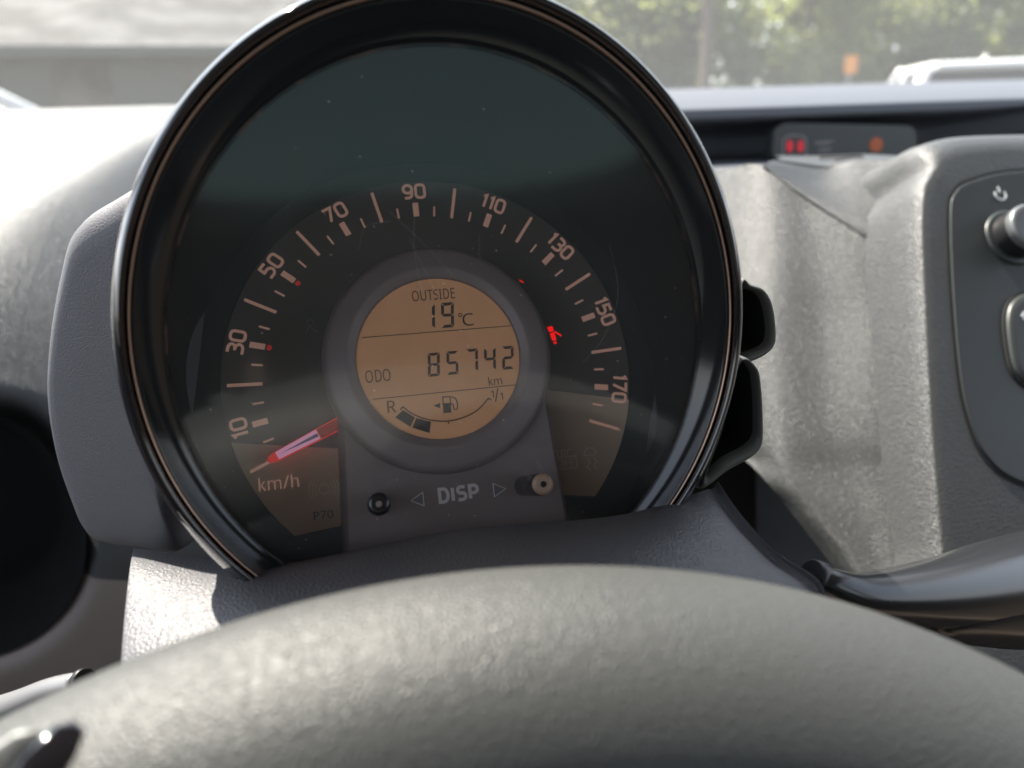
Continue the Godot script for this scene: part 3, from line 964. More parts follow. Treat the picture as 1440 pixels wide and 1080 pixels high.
# ------------------------------------------------------------------ instrument cluster
func make_cluster() -> void:
	var c := thing("instrument_cluster", "round speedometer with glossy black hood and amber display behind the steering wheel", "speedometer", Transform3D(Basis(Vector3.RIGHT, -DIAL_TILT), Vector3(0, 0.95, 0)))
	# hood ring
	var yc := -0.0019
	var zc := 0.0620
	part("hood_ring", ring_mesh([Vector2(0.0720, -0.0024), Vector2(0.0721, -0.0010), Vector2(0.0724, -0.0002), Vector2(0.0729, -0.0003), Vector2(0.0735, -0.0008), Vector2(0.0744, -0.0021), Vector2(0.0751, -0.0035), Vector2(0.0755, -0.0047), Vector2(0.0757, -0.0060), Vector2(0.0757, -0.0070), Vector2(0.0755, -0.0075), Vector2(0.0750, -0.0080), Vector2(0.0735, -0.0090), Vector2(0.0728, -0.0060)], yc, zc, LEAN, true, 220), mats.gloss_black, c)
	# drum behind the ring: from the slanting hood back to the flat dial plate
	var drum := ring_rows([Vector2(0.0748, -0.0076), Vector2(0.0748, -0.020)], yc, zc, LEAN, 160)
	drum += ring_rows([Vector2(0.0748, 0.0), Vector2(0.0745, -0.004), Vector2(0.0745, -0.004), Vector2(0.0001, -0.005)], yc, 0.0, 0.0, 160)
	var db := Builder.new()
	db.grid(drum, true)
	part("drum", db.make(), mats.gloss_black, c)
	part("copper_trim", ring_mesh([Vector2(0.0712, -0.0034), Vector2(0.0712, -0.0029), Vector2(0.0715, -0.0027), Vector2(0.0718, -0.0029), Vector2(0.0719, -0.0040)], yc, zc, LEAN, true, 220), mats.copper, c)
	part("hood_wall", ring_mesh([Vector2(0.0713, -0.0031), Vector2(0.0707, -0.0043), Vector2(0.0696, -0.0062), Vector2(0.0683, -0.0082), Vector2(0.0668, -0.0100), Vector2(0.0661, -0.0106), Vector2(0.0660, -0.0125), Vector2(0.0730, -0.0125)], yc, zc, LEAN, true, 220), mats.hood_wall, c)
	drum = ring_rows([Vector2(0.0726, -0.0126), Vector2(0.0726, -0.020)], yc, zc, LEAN, 160)
	drum += ring_rows([Vector2(0.0726, 0.0), Vector2(0.0726, -0.003)], yc, 0.0, 0.0, 160)
	db = Builder.new()
	db.grid(drum, true)
	part("inner_wall", db.make(), mats.surround_black, c)
	var sb := Builder.new()
	var plate := ring_rows([Vector2(0.0745, 0.0)], yc, -0.0012, 0.0, 120)
	sb.poly(PackedVector3Array(plate[0]), Vector3.BACK)
	part("surround_plate", sb.make(), mats.surround_black, c)
	part("lens", ring_mesh([Vector2(0.0001, -0.0112), Vector2(0.03, -0.0112), Vector2(0.0664, -0.0112), Vector2(0.0664, -0.0112), Vector2(0.0664, -0.0130), Vector2(0.0664, -0.0130), Vector2(0.03, -0.0130), Vector2(0.0001, -0.0130)], yc, zc, LEAN), mats.lens_clear, c)
	# dial disc with the cut away foot
	var disc := []
	for k in 121:
		var a := deg_to_rad(-133.6 + 267.2 * k / 120.0)
		disc.append(Vector2(sin(a), cos(a)) * 0.0639)
	disc += [Vector2(0.03562, -0.04224), Vector2(0.030, -0.030), Vector2(-0.028, -0.030), Vector2(-0.03271, -0.04275)]
	part("dial_face", swell(PackedVector2Array(disc), [Vector2(0, -0.0008), Vector2(0, 0.0000), Vector2(0.0002, 0.0002)]), mats.disc_satin, c)
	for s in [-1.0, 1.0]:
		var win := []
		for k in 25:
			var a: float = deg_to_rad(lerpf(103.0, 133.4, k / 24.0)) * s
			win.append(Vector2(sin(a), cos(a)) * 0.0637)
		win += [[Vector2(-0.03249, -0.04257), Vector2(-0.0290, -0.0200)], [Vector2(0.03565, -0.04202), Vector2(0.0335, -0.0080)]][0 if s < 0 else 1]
		part("lamp_window", swell(PackedVector2Array(win), [Vector2(0, 0.0001), Vector2(0, 0.00026)]), mats.lit_corner_brown, c)  # light on the lower dial corners put into paler panels
	# scale
	var step := deg_to_rad(1.24855)
	for v in range(0, 181, 5):
		var a := (90.0 - v) * step
		var r0 := 0.0
		var r1 := 0.0
		var w := 0.0
		if v % 20 == 0:
			r0 = 0.05184; r1 = 0.0620; w = 0.00098
		elif v % 10 == 0:
			r0 = 0.05191; r1 = 0.05644; w = 0.0018
		else:
			r0 = 0.05190; r1 = 0.05515; w = 0.00062
		var m := BoxMesh.new()
		m.size = Vector3(w, r1 - r0, 0.00018)
		part("tick", m, mats.salmon_print, c, rotz(a, Vector3(-sin(a), cos(a), 0) * (r0 + r1) * 0.5 + Vector3(0, 0, 0.00032)))
	for v in range(10, 171, 20):
		var a := (90.0 - v) * step
		part("number", digits_mesh(str(v), 0.0052, 0.0046 if v < 100 else 0.0043, 0.00088, 0.0002, 0.0004), mats.salmon_print, c, rotz(a, Vector3(-sin(a), cos(a), 0) * 0.0603))
	for v in [30, 50]:
		var a: float = (90.0 - v) * step
		part("red_marker", swell(rounded([Vector2(-0.0009, 0.0513), Vector2(-0.0007, 0.0499), Vector2(0.0007, 0.0499), Vector2(0.0009, 0.0513)], 0.0006, 4), [Vector2(0, 0.0002), Vector2(0, 0.0004)]), mats.red_marker, c, rotz(a, Vector3.ZERO))
	var p := Vector2(-0.04953, -0.02762)
	letters("unit_text", "km/h", mats.salmon_print, c, Vector3(p.x, p.y, 0.0003), 0.0116, 0.0039, 0.0, 0.0003)
	p = Vector2(-0.03754, -0.03874)
	letters("variant_text", "P70", mats.print_dark, c, Vector3(p.x, p.y, 0.0003), 0.0056, 0.0024, 0.0, 0.0002)
	p = Vector2(0.03787, -0.02921)
	letters("traction_text", "TRC", mats.print_faint, c, Vector3(p.x, p.y, 0.0003), 0.0056, 0.0026, 0.0, 0.0002)
	p = Vector2(0.03817, -0.03219)
	letters("traction_text", "OFF", mats.print_faint, c, Vector3(p.x, p.y, 0.0003), 0.0056, 0.0024, 0.0, 0.0002)
	var ob := Builder.new()
	stroke_into(ob, [p + Vector2(-0.0036, -0.0018), p + Vector2(0.0036, -0.0018), p + Vector2(0.0036, 0.0018), p + Vector2(-0.0036, 0.0018)], 0.0003, 0.0002, 0.0004, true)
	part("traction_frame", ob.make(), mats.print_faint, c)
	# faint unlit symbols
	p = Vector2(-0.03665, -0.03123)
	var wb := Builder.new()
	stroke_into(wb, arc(p, 0.0015, 0.0015, 0, 340, 14), 0.00028, 0.0002, 0.0004, true)
	for k in 3:
		stroke_into(wb, arc(p, 0.0026 + k * 0.0009, 0.0026 + k * 0.0009, -38, 38, 8), 0.00028, 0.0002, 0.0004)
		stroke_into(wb, arc(p, 0.0026 + k * 0.0009, 0.0026 + k * 0.0009, 142, 218, 8), 0.00028, 0.0002, 0.0004)
	part("brake_symbol", wb.make(), mats.print_faint, c)
	p = Vector2(0.04664, -0.03068)
	var skid := Builder.new()
	stroke_into(skid, Array(rounded([p + Vector2(-0.0022, 0), p + Vector2(0.002, 0), p + Vector2(0.0014, 0.0022), p + Vector2(-0.0014, 0.0022)], 0.0008, 3)), 0.0003, 0.0002, 0.0004, true)
	for s in [-0.0012, 0.0010]:
		stroke_into(skid, [p + Vector2(s, -0.0008), p + Vector2(s + 0.0008, -0.0022), p + Vector2(s - 0.0004, -0.0036), p + Vector2(s + 0.0006, -0.005)], 0.0003, 0.0002, 0.0004)
	part("skid_symbol", skid.make(), mats.print_faint, c)
	p = Vector2(-0.03617, 0.01855)
	var belt := Builder.new()
	stroke_into(belt, arc(p + Vector2(0, 0.0014), 0.0009, 0.0009, 0, 330, 11), 0.0003, 0.0002, 0.0004, true)
	stroke_into(belt, [p + Vector2(-0.0014, -0.002), p + Vector2(-0.0004, 0.0004), p + Vector2(0.0016, -0.0018), p + Vector2(0.0022, -0.0014)], 0.0003, 0.0002, 0.0004)
	part("seat_belt_symbol", belt.make(), mats.print_dim, c)
	# lit red door warning and its small neighbour
	p = Vector2(0.03953, 0.00912)
	var door := Builder.new()
	for piece in [[Vector2(-0.0015, 0.0029), Vector2(0.0003, 0.0031), Vector2(0.0006, 0.0014), Vector2(-0.0010, 0.0012)], [Vector2(-0.0009, 0.0008), Vector2(0.0006, 0.0010), Vector2(0.0010, -0.0017), Vector2(-0.0003, -0.0017)], [Vector2(-0.0002, -0.0021), Vector2(0.0010, -0.0021), Vector2(0.0010, -0.0028), Vector2(0.0001, -0.0028)]]:
		var shape := []
		for q in piece:
			shape.append(p + q)
		swell_into(door, rounded(shape, 0.0003, 3), [Vector2(0, 0.0002), Vector2(0, 0.0004)])
	stroke_into(door, [p + Vector2(0.0008, 0.0012), p + Vector2(0.0018, 0.0005), p + Vector2(0.0028, -0.0003)], 0.0005, 0.0002, 0.00042)
	part("door_warning_lamp", door.make(), mats.red_lamp, c)
	p = Vector2(0.03151, 0.02788)
	part("small_warning_lamp", swell(PackedVector2Array([p + Vector2(-0.0008, 0.0007), p + Vector2(0.0002, 0.0001), p + Vector2(0.0008, -0.0006), p + Vector2(0.0, -0.0002)]), [Vector2(0, 0.0002), Vector2(0, 0.0004)]), mats.red_lamp, c)
	make_needle(c)
	make_display(c)
	make_button_panel(c)
	make_housings(c)
	# dust flakes and scratches on the lens
	var fl := Builder.new()
	for k in 300:
		var a := rng.randf() * TAU
		var r := 0.064 * sqrt(rng.randf())
		var q := Vector3(r * cos(a), yc + r * sin(a), zc + LEAN * r * sin(a) - 0.0111)
		var s := 0.00006 + 0.00016 * pow(rng.randf(), 5.0)
		fl.box(Vector3(s * rng.randf_range(1, 2.2), s, s * 0.5), rotz(rng.randf() * TAU, q))
	var dust := part("lens_dust", fl.make(), mats.dust_flake, c)
	dust.set_meta("kind", "stuff")
	var sc := Builder.new()
	for s in [[Vector2(-0.012, 0.032), Vector2(-0.004, 0.024), Vector2(0.002, 0.017)], [Vector2(-0.008, 0.026), Vector2(-0.005, 0.019), Vector2(-0.002, 0.012)], [Vector2(-0.006, 0.033), Vector2(-0.007, 0.024), Vector2(-0.006, 0.014)], [Vector2(0.042, 0.022), Vector2(0.044, 0.010), Vector2(0.040, 0.000), Vector2(0.034, -0.006)], [Vector2(0.009, 0.026), Vector2(0.0085, 0.020)], [Vector2(-0.020, 0.024), Vector2(-0.018, 0.029), Vector2(-0.012, 0.030)]]:
		var line := []
		for q in curve_through(s, 6):
			line.append(Vector3(q.x, q.y + yc, zc + LEAN * q.y - 0.01115))
		tube_into(sc, line, fill(line.size(), 0.000013), 5, 1.0, Vector3.BACK)
	var scr := part("lens_scratches", sc.make(), mats.dust_flake, c)
	scr.set_meta("kind", "stuff")

func make_needle(c: Node3D) -> void:
	var a := deg_to_rad(112.4)
	var xf := rotz(a, Vector3.ZERO)
	var n := part("needle", swell(rounded([Vector2(-0.0021, 0.026), Vector2(0.0021, 0.026), Vector2(0.0014, 0.0535), Vector2(0.0007, 0.0557), Vector2(-0.0007, 0.0557), Vector2(-0.0014, 0.0535)], 0.0008, 4), [Vector2(0, 0.0036), Vector2(0, 0.0052), Vector2(0.0003, 0.0056)], xf), mats.needle_red, c)
	part("needle_inlay", swell(PackedVector2Array([Vector2(-0.00150, 0.0395), Vector2(0.00150, 0.0395), Vector2(0.00118, 0.0527), Vector2(-0.00118, 0.0527)]), [Vector2(0, 0.0056), Vector2(0, 0.0058)], xf), mats.needle_sheen_pale, n)  # sky reflection laid on the needle top as a coloured strip
	part("needle_inlay", swell(PackedVector2Array([Vector2(-0.0007, 0.0397), Vector2(0.0004, 0.0397), Vector2(0.0001, 0.0515)]), [Vector2(0, 0.0058), Vector2(0, 0.0059)], xf), mats.needle_sheen_blue, n)
	for k in 5:
		part("needle_rib", swell(PackedVector2Array([Vector2(-0.0015 + k * 0.0006, 0.0300), Vector2(-0.0011 + k * 0.0006, 0.0300), Vector2(-0.0011 + k * 0.0006, 0.0394), Vector2(-0.0015 + k * 0.0006, 0.0394)]), [Vector2(0, 0.0056), Vector2(0, 0.0059)], xf), mats.needle_sheen_dark, n)  # stripes of the same painted reflection at the inner end

func segment_digit(b: Builder, ch: String, at: Vector2, w: float, h: float, t: float) -> void:
	var on: String = {"0": "abcdef", "1": "bc", "2": "abged", "4": "fgbc", "5": "afgcd", "7": "abc", "8": "abcdefg", "9": "abcdfg"}[ch]
	var sh := func(p: Vector2) -> Vector2: return at + Vector2(p.x + p.y * 0.10, p.y)
	var g := t * 0.16
	var hw := w * 0.5
	var hh := h * 0.5
	for s in on:
		var pts := []
		match s:
			"a": pts = [Vector2(-hw + g, hh), Vector2(hw - g, hh), Vector2(hw - t - g, hh - t), Vector2(-hw + t + g, hh - t)]
			"d": pts = [Vector2(-hw + t + g, -hh + t), Vector2(hw - t - g, -hh + t), Vector2(hw - g, -hh), Vector2(-hw + g, -hh)]
			"g": pts = [Vector2(-hw + t, t * 0.5), Vector2(hw - t, t * 0.5), Vector2(hw - t * 0.4, 0), Vector2(hw - t, -t * 0.5), Vector2(-hw + t, -t * 0.5), Vector2(-hw + t * 0.4, 0)]
			"b": pts = [Vector2(hw, hh - g * 2), Vector2(hw, g + t * 0.3), Vector2(hw - t * 0.4, g), Vector2(hw - t, t * 0.5 + g), Vector2(hw - t, hh - t - g)]
			"c": pts = [Vector2(hw, -hh + g * 2), Vector2(hw, -g - t * 0.3), Vector2(hw - t * 0.4, -g), Vector2(hw - t, -t * 0.5 - g), Vector2(hw - t, -hh + t + g)]
			"f": pts = [Vector2(-hw, hh - g * 2), Vector2(-hw, g + t * 0.3), Vector2(-hw + t * 0.4, g), Vector2(-hw + t, t * 0.5 + g), Vector2(-hw + t, hh - t - g)]
			"e": pts = [Vector2(-hw, -hh + g * 2), Vector2(-hw, -g - t * 0.3), Vector2(-hw + t * 0.4, -g), Vector2(-hw + t, -t * 0.5 - g), Vector2(-hw + t, -hh + t + g)]
		var o := PackedVector2Array()
		for p in pts:
			o.append(sh.call(p))
		swell_into(b, o, [Vector2(0, 0.0210), Vector2(0, 0.02112)])

func make_display(c: Node3D) -> void:
	var yc := 0.0017
	part("display_ring", ring_mesh([Vector2(0.0332, 0.0), Vector2(0.0332, 0.0185), Vector2(0.0330, 0.0200), Vector2(0.0322, 0.0212), Vector2(0.0310, 0.0219), Vector2(0.0268, 0.0232), Vector2(0.0262, 0.0233), Vector2(0.0258, 0.0232), Vector2(0.0258, 0.0232), Vector2(0.0240, 0.0224), Vector2(0.0236, 0.0220), Vector2(0.0236, 0.0220), Vector2(0.0233, 0.0205), Vector2(0.0233, 0.012)], yc, 0.0, 0.0, false, 140), mats.pod_plastic, c)
	var b := Builder.new()
	b.poly(PackedVector3Array(ring_rows([Vector2(0.0234, 0.0)], yc, 0.0209, 0.0, 90)[0]), Vector3.BACK)
	var s := part("display_screen", b.make(), mats.lcd_amber, c)
	var z := 0.0210
	# writing
	var q := Vector2(0.00039, 0.02035)
	letters("outside_text", "OUTSIDE", mats.lcd_faint, s, Vector3(q.x, q.y, z), 0.0125, 0.0031, 0.0, 0.0001)
	q = Vector2(-0.01785, -0.00183)
	letters("odometer_text", "ODO", mats.lcd_faint, s, Vector3(q.x, q.y, z), 0.0070, 0.0035, 0.0, 0.0001)
	q = Vector2(0.00959, 0.01215)
	letters("celsius_text", "C", mats.lcd_dark, s, Vector3(q.x, q.y, z), 0.0033, 0.0037, 0.0, 0.0001)
	q = Vector2(0.01535, -0.00656)
	letters("kilometre_text", "km", mats.lcd_faint, s, Vector3(q.x, q.y, z), 0.0040, 0.0025, 0.0, 0.0001)
	q = Vector2(-0.01496, -0.01094)
	letters("reserve_text", "R", mats.lcd_faint, s, Vector3(q.x, q.y, z), 0.0024, 0.0034, 0.0, 0.0001)
	q = Vector2(0.01405, -0.01035)
	letters("full_text", "1", mats.lcd_faint, s, Vector3(q.x, q.y, z), 0.0009, 0.0021, 0.0, 0.0001)
	q = Vector2(0.01526, -0.01076)
	letters("full_text", "/", mats.lcd_faint, s, Vector3(q.x, q.y, z), 0.0015, 0.0038, 0.0, 0.0001)
	q = Vector2(0.01661, -0.01124)
	letters("full_text", "1", mats.lcd_faint, s, Vector3(q.x, q.y, z), 0.0009, 0.0021, 0.0, 0.0001)
	# digits
	var where := [["1", Vector2(-0.00175, 0.01399)], ["9", Vector2(0.00376, 0.01397)]]
	for w in where:
		b = Builder.new()
		segment_digit(b, w[0], w[1], 0.0037, 0.0074, 0.00085)
		part("temperature_digit", b.make(), mats.lcd_dark, s)
	for w in [["8", Vector2(-0.00180, -0.00015)], ["5", Vector2(0.00358, -0.00014)], ["7", Vector2(0.00936, -0.00001)], ["4", Vector2(0.01459, -0.00007)], ["2", Vector2(0.01990, -0.00018)]]:
		b = Builder.new()
		segment_digit(b, w[0], w[1], 0.0034, 0.0068, 0.00078)
		part("odometer_digit", b.make(), mats.lcd_dark, s)
	b = Builder.new()
	stroke_into(b, arc(Vector2(0.00748, 0.01366), 0.00050, 0.00050, 0, 330, 11), 0.00026, z, z + 0.0001, true)
	part("degree_ring", b.make(), mats.lcd_dark, s)
	for w in [[Vector2(-0.02114, 0.00950), Vector2(0.02247, 0.00921)], [Vector2(-0.01998, -0.00835), Vector2(0.02132, -0.00837)]]:
		b = Builder.new()
		stroke_into(b, [w[0], w[1]], 0.00022, z, z + 0.0001)
		part("divider_line", b.make(), mats.lcd_dark, s)
	# fuel gauge
	b = Builder.new()
	stroke_into(b, [Vector2(-0.01264, -0.01212)] + curve_through([Vector2(-0.01182, -0.01136), Vector2(-0.00946, -0.01354), Vector2(-0.00549, -0.01557), Vector2(-0.00091, -0.01664), Vector2(0.00287, -0.01657), Vector2(0.00678, -0.01562), Vector2(0.00985, -0.01404), Vector2(0.01271, -0.01146)], 5) + [Vector2(0.01356, -0.01198)], 0.00036, z, z + 0.0001)
	stroke_into(b, [Vector2(0.00053, -0.01675), Vector2(0.00048, -0.01759)], 0.00036, z, z + 0.00011)
	part("gauge_arc", b.make(), mats.lcd_dark, s)
	for w in [[Vector2(-0.01187, -0.01225), Vector2(-0.00879, -0.01470), Vector2(-0.01031, -0.01720), Vector2(-0.01423, -0.01411)], [Vector2(-0.00839, -0.01488), Vector2(-0.00441, -0.01644), Vector2(-0.00522, -0.01955), Vector2(-0.00987, -0.01744)]]:
		part("gauge_block", swell(PackedVector2Array(w), [Vector2(0, z), Vector2(0, z + 0.0001)]), mats.lcd_dark, s)
	part("filler_arrow", swell(PackedVector2Array([Vector2(-0.00321, -0.01194), Vector2(-0.00126, -0.01134), Vector2(-0.00143, -0.01284)]), [Vector2(0, z), Vector2(0, z + 0.0001)]), mats.lcd_dark, s)
	b = Builder.new()
	swell_into(b, PackedVector2Array([Vector2(-0.00048, -0.01152), Vector2(0.00174, -0.01161), Vector2(0.00161, -0.01440), Vector2(-0.00066, -0.01435)]), [Vector2(0, z), Vector2(0, z + 0.0001)])
	stroke_into(b, [Vector2(-0.00032, -0.00973), Vector2(0.00175, -0.00980), Vector2(0.00172, -0.01213), Vector2(-0.00044, -0.01205)], 0.0003, z, z + 0.00012, true)
	stroke_into(b, curve_through([Vector2(0.00212, -0.00988), Vector2(0.00320, -0.01047), Vector2(0.00361, -0.01185), Vector2(0.00342, -0.01345), Vector2(0.00283, -0.01367), Vector2(0.00241, -0.01315), Vector2(0.00243, -0.01220), Vector2(0.00189, -0.01191)], 3), 0.0003, z, z + 0.00013)
	part("fuel_pump_symbol", b.make(), mats.lcd_dark, s)

func make_button_panel(c: Node3D) -> void:
	var z := 0.018
	part("button_panel", swell(rounded([Vector2(-0.0285, -0.004), Vector2(-0.0315, -0.060), Vector2(0.0325, -0.060), Vector2(0.0300, -0.004)], 0.002, 3), [Vector2(-0.0022, 0.0002), Vector2(-0.0010, z - 0.003), Vector2(-0.0002, z - 0.0008), Vector2(0.0006, z)]), mats.pod_plastic, c)
	var q := Vector2(0.0014, -0.0374)
	part("display_key_text", digits_mesh("DISP", 0.0046, 0.0039, 0.00095, z - 0.0002, z + 0.0001), mats.label_light, c, Transform3D(Basis(), Vector3(q.x, q.y, 0)))
	for s in [-1.0, 1.0]:
		var o := Vector2(0.0014 + 0.0116 * s, -0.0377)
		part("arrow_mark", swell(PackedVector2Array([o + Vector2(0.0022 * s, 0), o + Vector2(-0.0016 * s, 0.0021), o + Vector2(-0.0016 * s, -0.0021)]), [Vector2(0, z - 0.0001), Vector2(0, z + 0.0001)]), mats.label_light, c)
		part("arrow_mark", swell(PackedVector2Array([o + Vector2(0.0018 * s, 0), o + Vector2(-0.00135 * s, 0.0017), o + Vector2(-0.00135 * s, -0.0017)]), [Vector2(0, z), Vector2(0, z + 0.00018)]), mats.wing_plastic, c)
	# reset posts that come through the lens
	for k in 2:
		var tip: Vector2 = [Vector2(-0.02125, -0.03735), Vector2(0.02054, -0.03760)][k]
		var o := PackedVector2Array(arc(Vector2.ZERO, 0.0029, 0.0029, 0, 345, 23))
		var p := part("reset_button", swell(o, [Vector2(0, z - 0.001), Vector2(0, 0.0425), Vector2(0.0003, 0.0436), Vector2(0.0009, 0.0440), Vector2(0.0011, 0.0437)], Transform3D(Basis(), Vector3(tip.x, tip.y, 0))), mats.button_black, c)
		part("button_cap", swell(o, [Vector2(0.0001, 0.0433), Vector2(0.00035, 0.0439), Vector2(0.0010, 0.04425), Vector2(0.0013, 0.0442)], Transform3D(Basis(), Vector3(tip.x, tip.y, 0))), [mats.button_black, mats.button_lit_brown][k], p)  # right cap coloured as lit, left one left black
		part("button_dimple", swell(PackedVector2Array(arc(Vector2.ZERO, 0.0009, 0.0009, 0, 330, 11)), [Vector2(0, 0.0440), Vector2(0.0001, 0.04435), Vector2(0.0003, 0.0445)], Transform3D(Basis(), Vector3(tip.x, tip.y, 0))), [mats.pod_plastic, mats.button_black][k], p)

func make_housings(c: Node3D) -> void:
	var inv := c.transform.affine_inverse()
	# left wing of the housing
	var w := ccw(closed_curve([Vector2(0.02473, 0.06387), Vector2(0.01537, 0.05984), Vector2(0.00802, 0.05606), Vector2(0.00318, 0.05146), Vector2(-0.00049, 0.04346), Vector2(-0.00521, 0.03074), Vector2(-0.00859, 0.01916), Vector2(-0.01068, 0.00926), Vector2(-0.01152, -0.00189), Vector2(-0.01084, -0.01435), Vector2(-0.00854, -0.02645), Vector2(-0.00632, -0.03422), Vector2(-0.00179, -0.03850), Vector2(0.00923, -0.03973), Vector2(0.02198, -0.04001), Vector2(0.02229, -0.02746), Vector2(0.02299, -0.00252), Vector2(0.02379, 0.01920), Vector2(0.02442, 0.04174), Vector2(0.02506, 0.05790)], 6))
	var middle := Vector2(0.01213, 0.01333)
	var wx: Transform3D = inv * Transform3D(Vector3(0.9536, -0.0000, 0.3011), Vector3(0.0360, 0.9928, -0.1140), Vector3(-0.2990, 0.1196, 0.9467), Vector3(-0.1000, 0.9500, 0.0120))
	var wrows := []
	for q in [Vector2(0.96, -0.06), Vector2(1.0, -0.024), Vector2(1.0, -0.010), Vector2(0.99, -0.0062), Vector2(0.955, -0.0034), Vector2(0.89, -0.0014), Vector2(0.82, -0.0005), Vector2(0.74, -0.0001), Vector2(0.4, 0.0), Vector2(0.0, 0.0)]:
		var row := []
		for p in w:
			var f: Vector2 = middle + (p - middle) * q.x
			row.append(wx * Vector3(f.x, f.y, q.y))
		wrows.append(row)
	wrows.reverse()
	var wb := Builder.new()
	wb.grid(wrows, true)
	part("side_housing", wb.make(), mats.wing_plastic, c)
	# open brackets on the right
	for k in 2:
		var xf: Transform3D = inv * [Transform3D(Vector3(0.9948, 0.0000, -0.1015), Vector3(-0.0103, 0.9949, -0.1005), Vector3(0.1010, 0.1010, 0.9897), Vector3(0.0990, 0.9668, 0.0286)), Transform3D(Vector3(0.9948, 0.0000, -0.1015), Vector3(-0.0103, 0.9949, -0.1005), Vector3(0.1010, 0.1010, 0.9897), Vector3(0.0888, 0.9396, 0.0431))][k]
		var outer: PackedVector2Array = [closed_curve([Vector2(-0.01141, 0.01287), Vector2(-0.00806, 0.01152), Vector2(-0.00320, 0.00940), Vector2(-0.00040, 0.00514), Vector2(0.00104, -0.00183), Vector2(0.00098, -0.00787), Vector2(-0.00216, -0.01097), Vector2(-0.00902, -0.01293), Vector2(-0.01338, -0.01431), Vector2(-0.01309, -0.00066)], 6), closed_curve([Vector2(-0.00742, 0.02032), Vector2(-0.00137, 0.01811), Vector2(0.00043, 0.01163), Vector2(0.00144, -0.00022), Vector2(0.00113, -0.00669), Vector2(-0.00169, -0.00973), Vector2(-0.00927, -0.01238), Vector2(-0.01976, -0.01620), Vector2(-0.01316, 0.00204)], 6)][k]
		var inner: PackedVector2Array = [closed_curve([Vector2(-0.01114, 0.01100), Vector2(-0.00898, 0.00996), Vector2(-0.00535, 0.00836), Vector2(-0.00283, 0.00454), Vector2(-0.00143, -0.00155), Vector2(-0.00156, -0.00605), Vector2(-0.00373, -0.00795), Vector2(-0.00957, -0.00939), Vector2(-0.01246, -0.01054), Vector2(-0.01190, -0.00080)], 6), closed_curve([Vector2(-0.00717, 0.01886), Vector2(-0.00299, 0.01750), Vector2(-0.00146, 0.01189), Vector2(-0.00072, 0.00011), Vector2(-0.00135, -0.00368), Vector2(-0.00416, -0.00604), Vector2(-0.01167, -0.00848), Vector2(-0.01723, -0.01186), Vector2(-0.01178, 0.00182)], 6)][k]
		var rows := []
		for q in [[0.0, -0.060], [0.0, -0.0040], [0.10, -0.0014], [0.35, 0.0], [0.65, -0.0002], [0.92, -0.0012], [1.0, -0.0030]]:
			var row := []
			for m in outer.size():
				var p := outer[m].lerp(inner[m], q[0])
				row.append(xf * Vector3(p.x, p.y, q[1]))
			rows.append(row)
		var b := Builder.new()
		b.grid(rows, true)
		var br := part("bracket", b.make(), mats.bracket_plastic, c)
		var crows := []
		for q in [[1.0, -0.0030], [1.03, -0.0050], [1.06, -0.034], [1.4, -0.036]]:
			var row := []
			for m in outer.size():
				var p := outer[m].lerp(inner[m], q[0])
				row.append(xf * Vector3(p.x, p.y, q[1]))
			crows.append(row)
		var cb := Builder.new()
		cb.grid(crows, true)
		cb.poly(PackedVector3Array(crows[-1]), (xf.basis * Vector3(0, 0, 1)).normalized())
		part("bracket_cavity", cb.make(), mats.shade_black, br)  # hollow lined in black to hold its shade

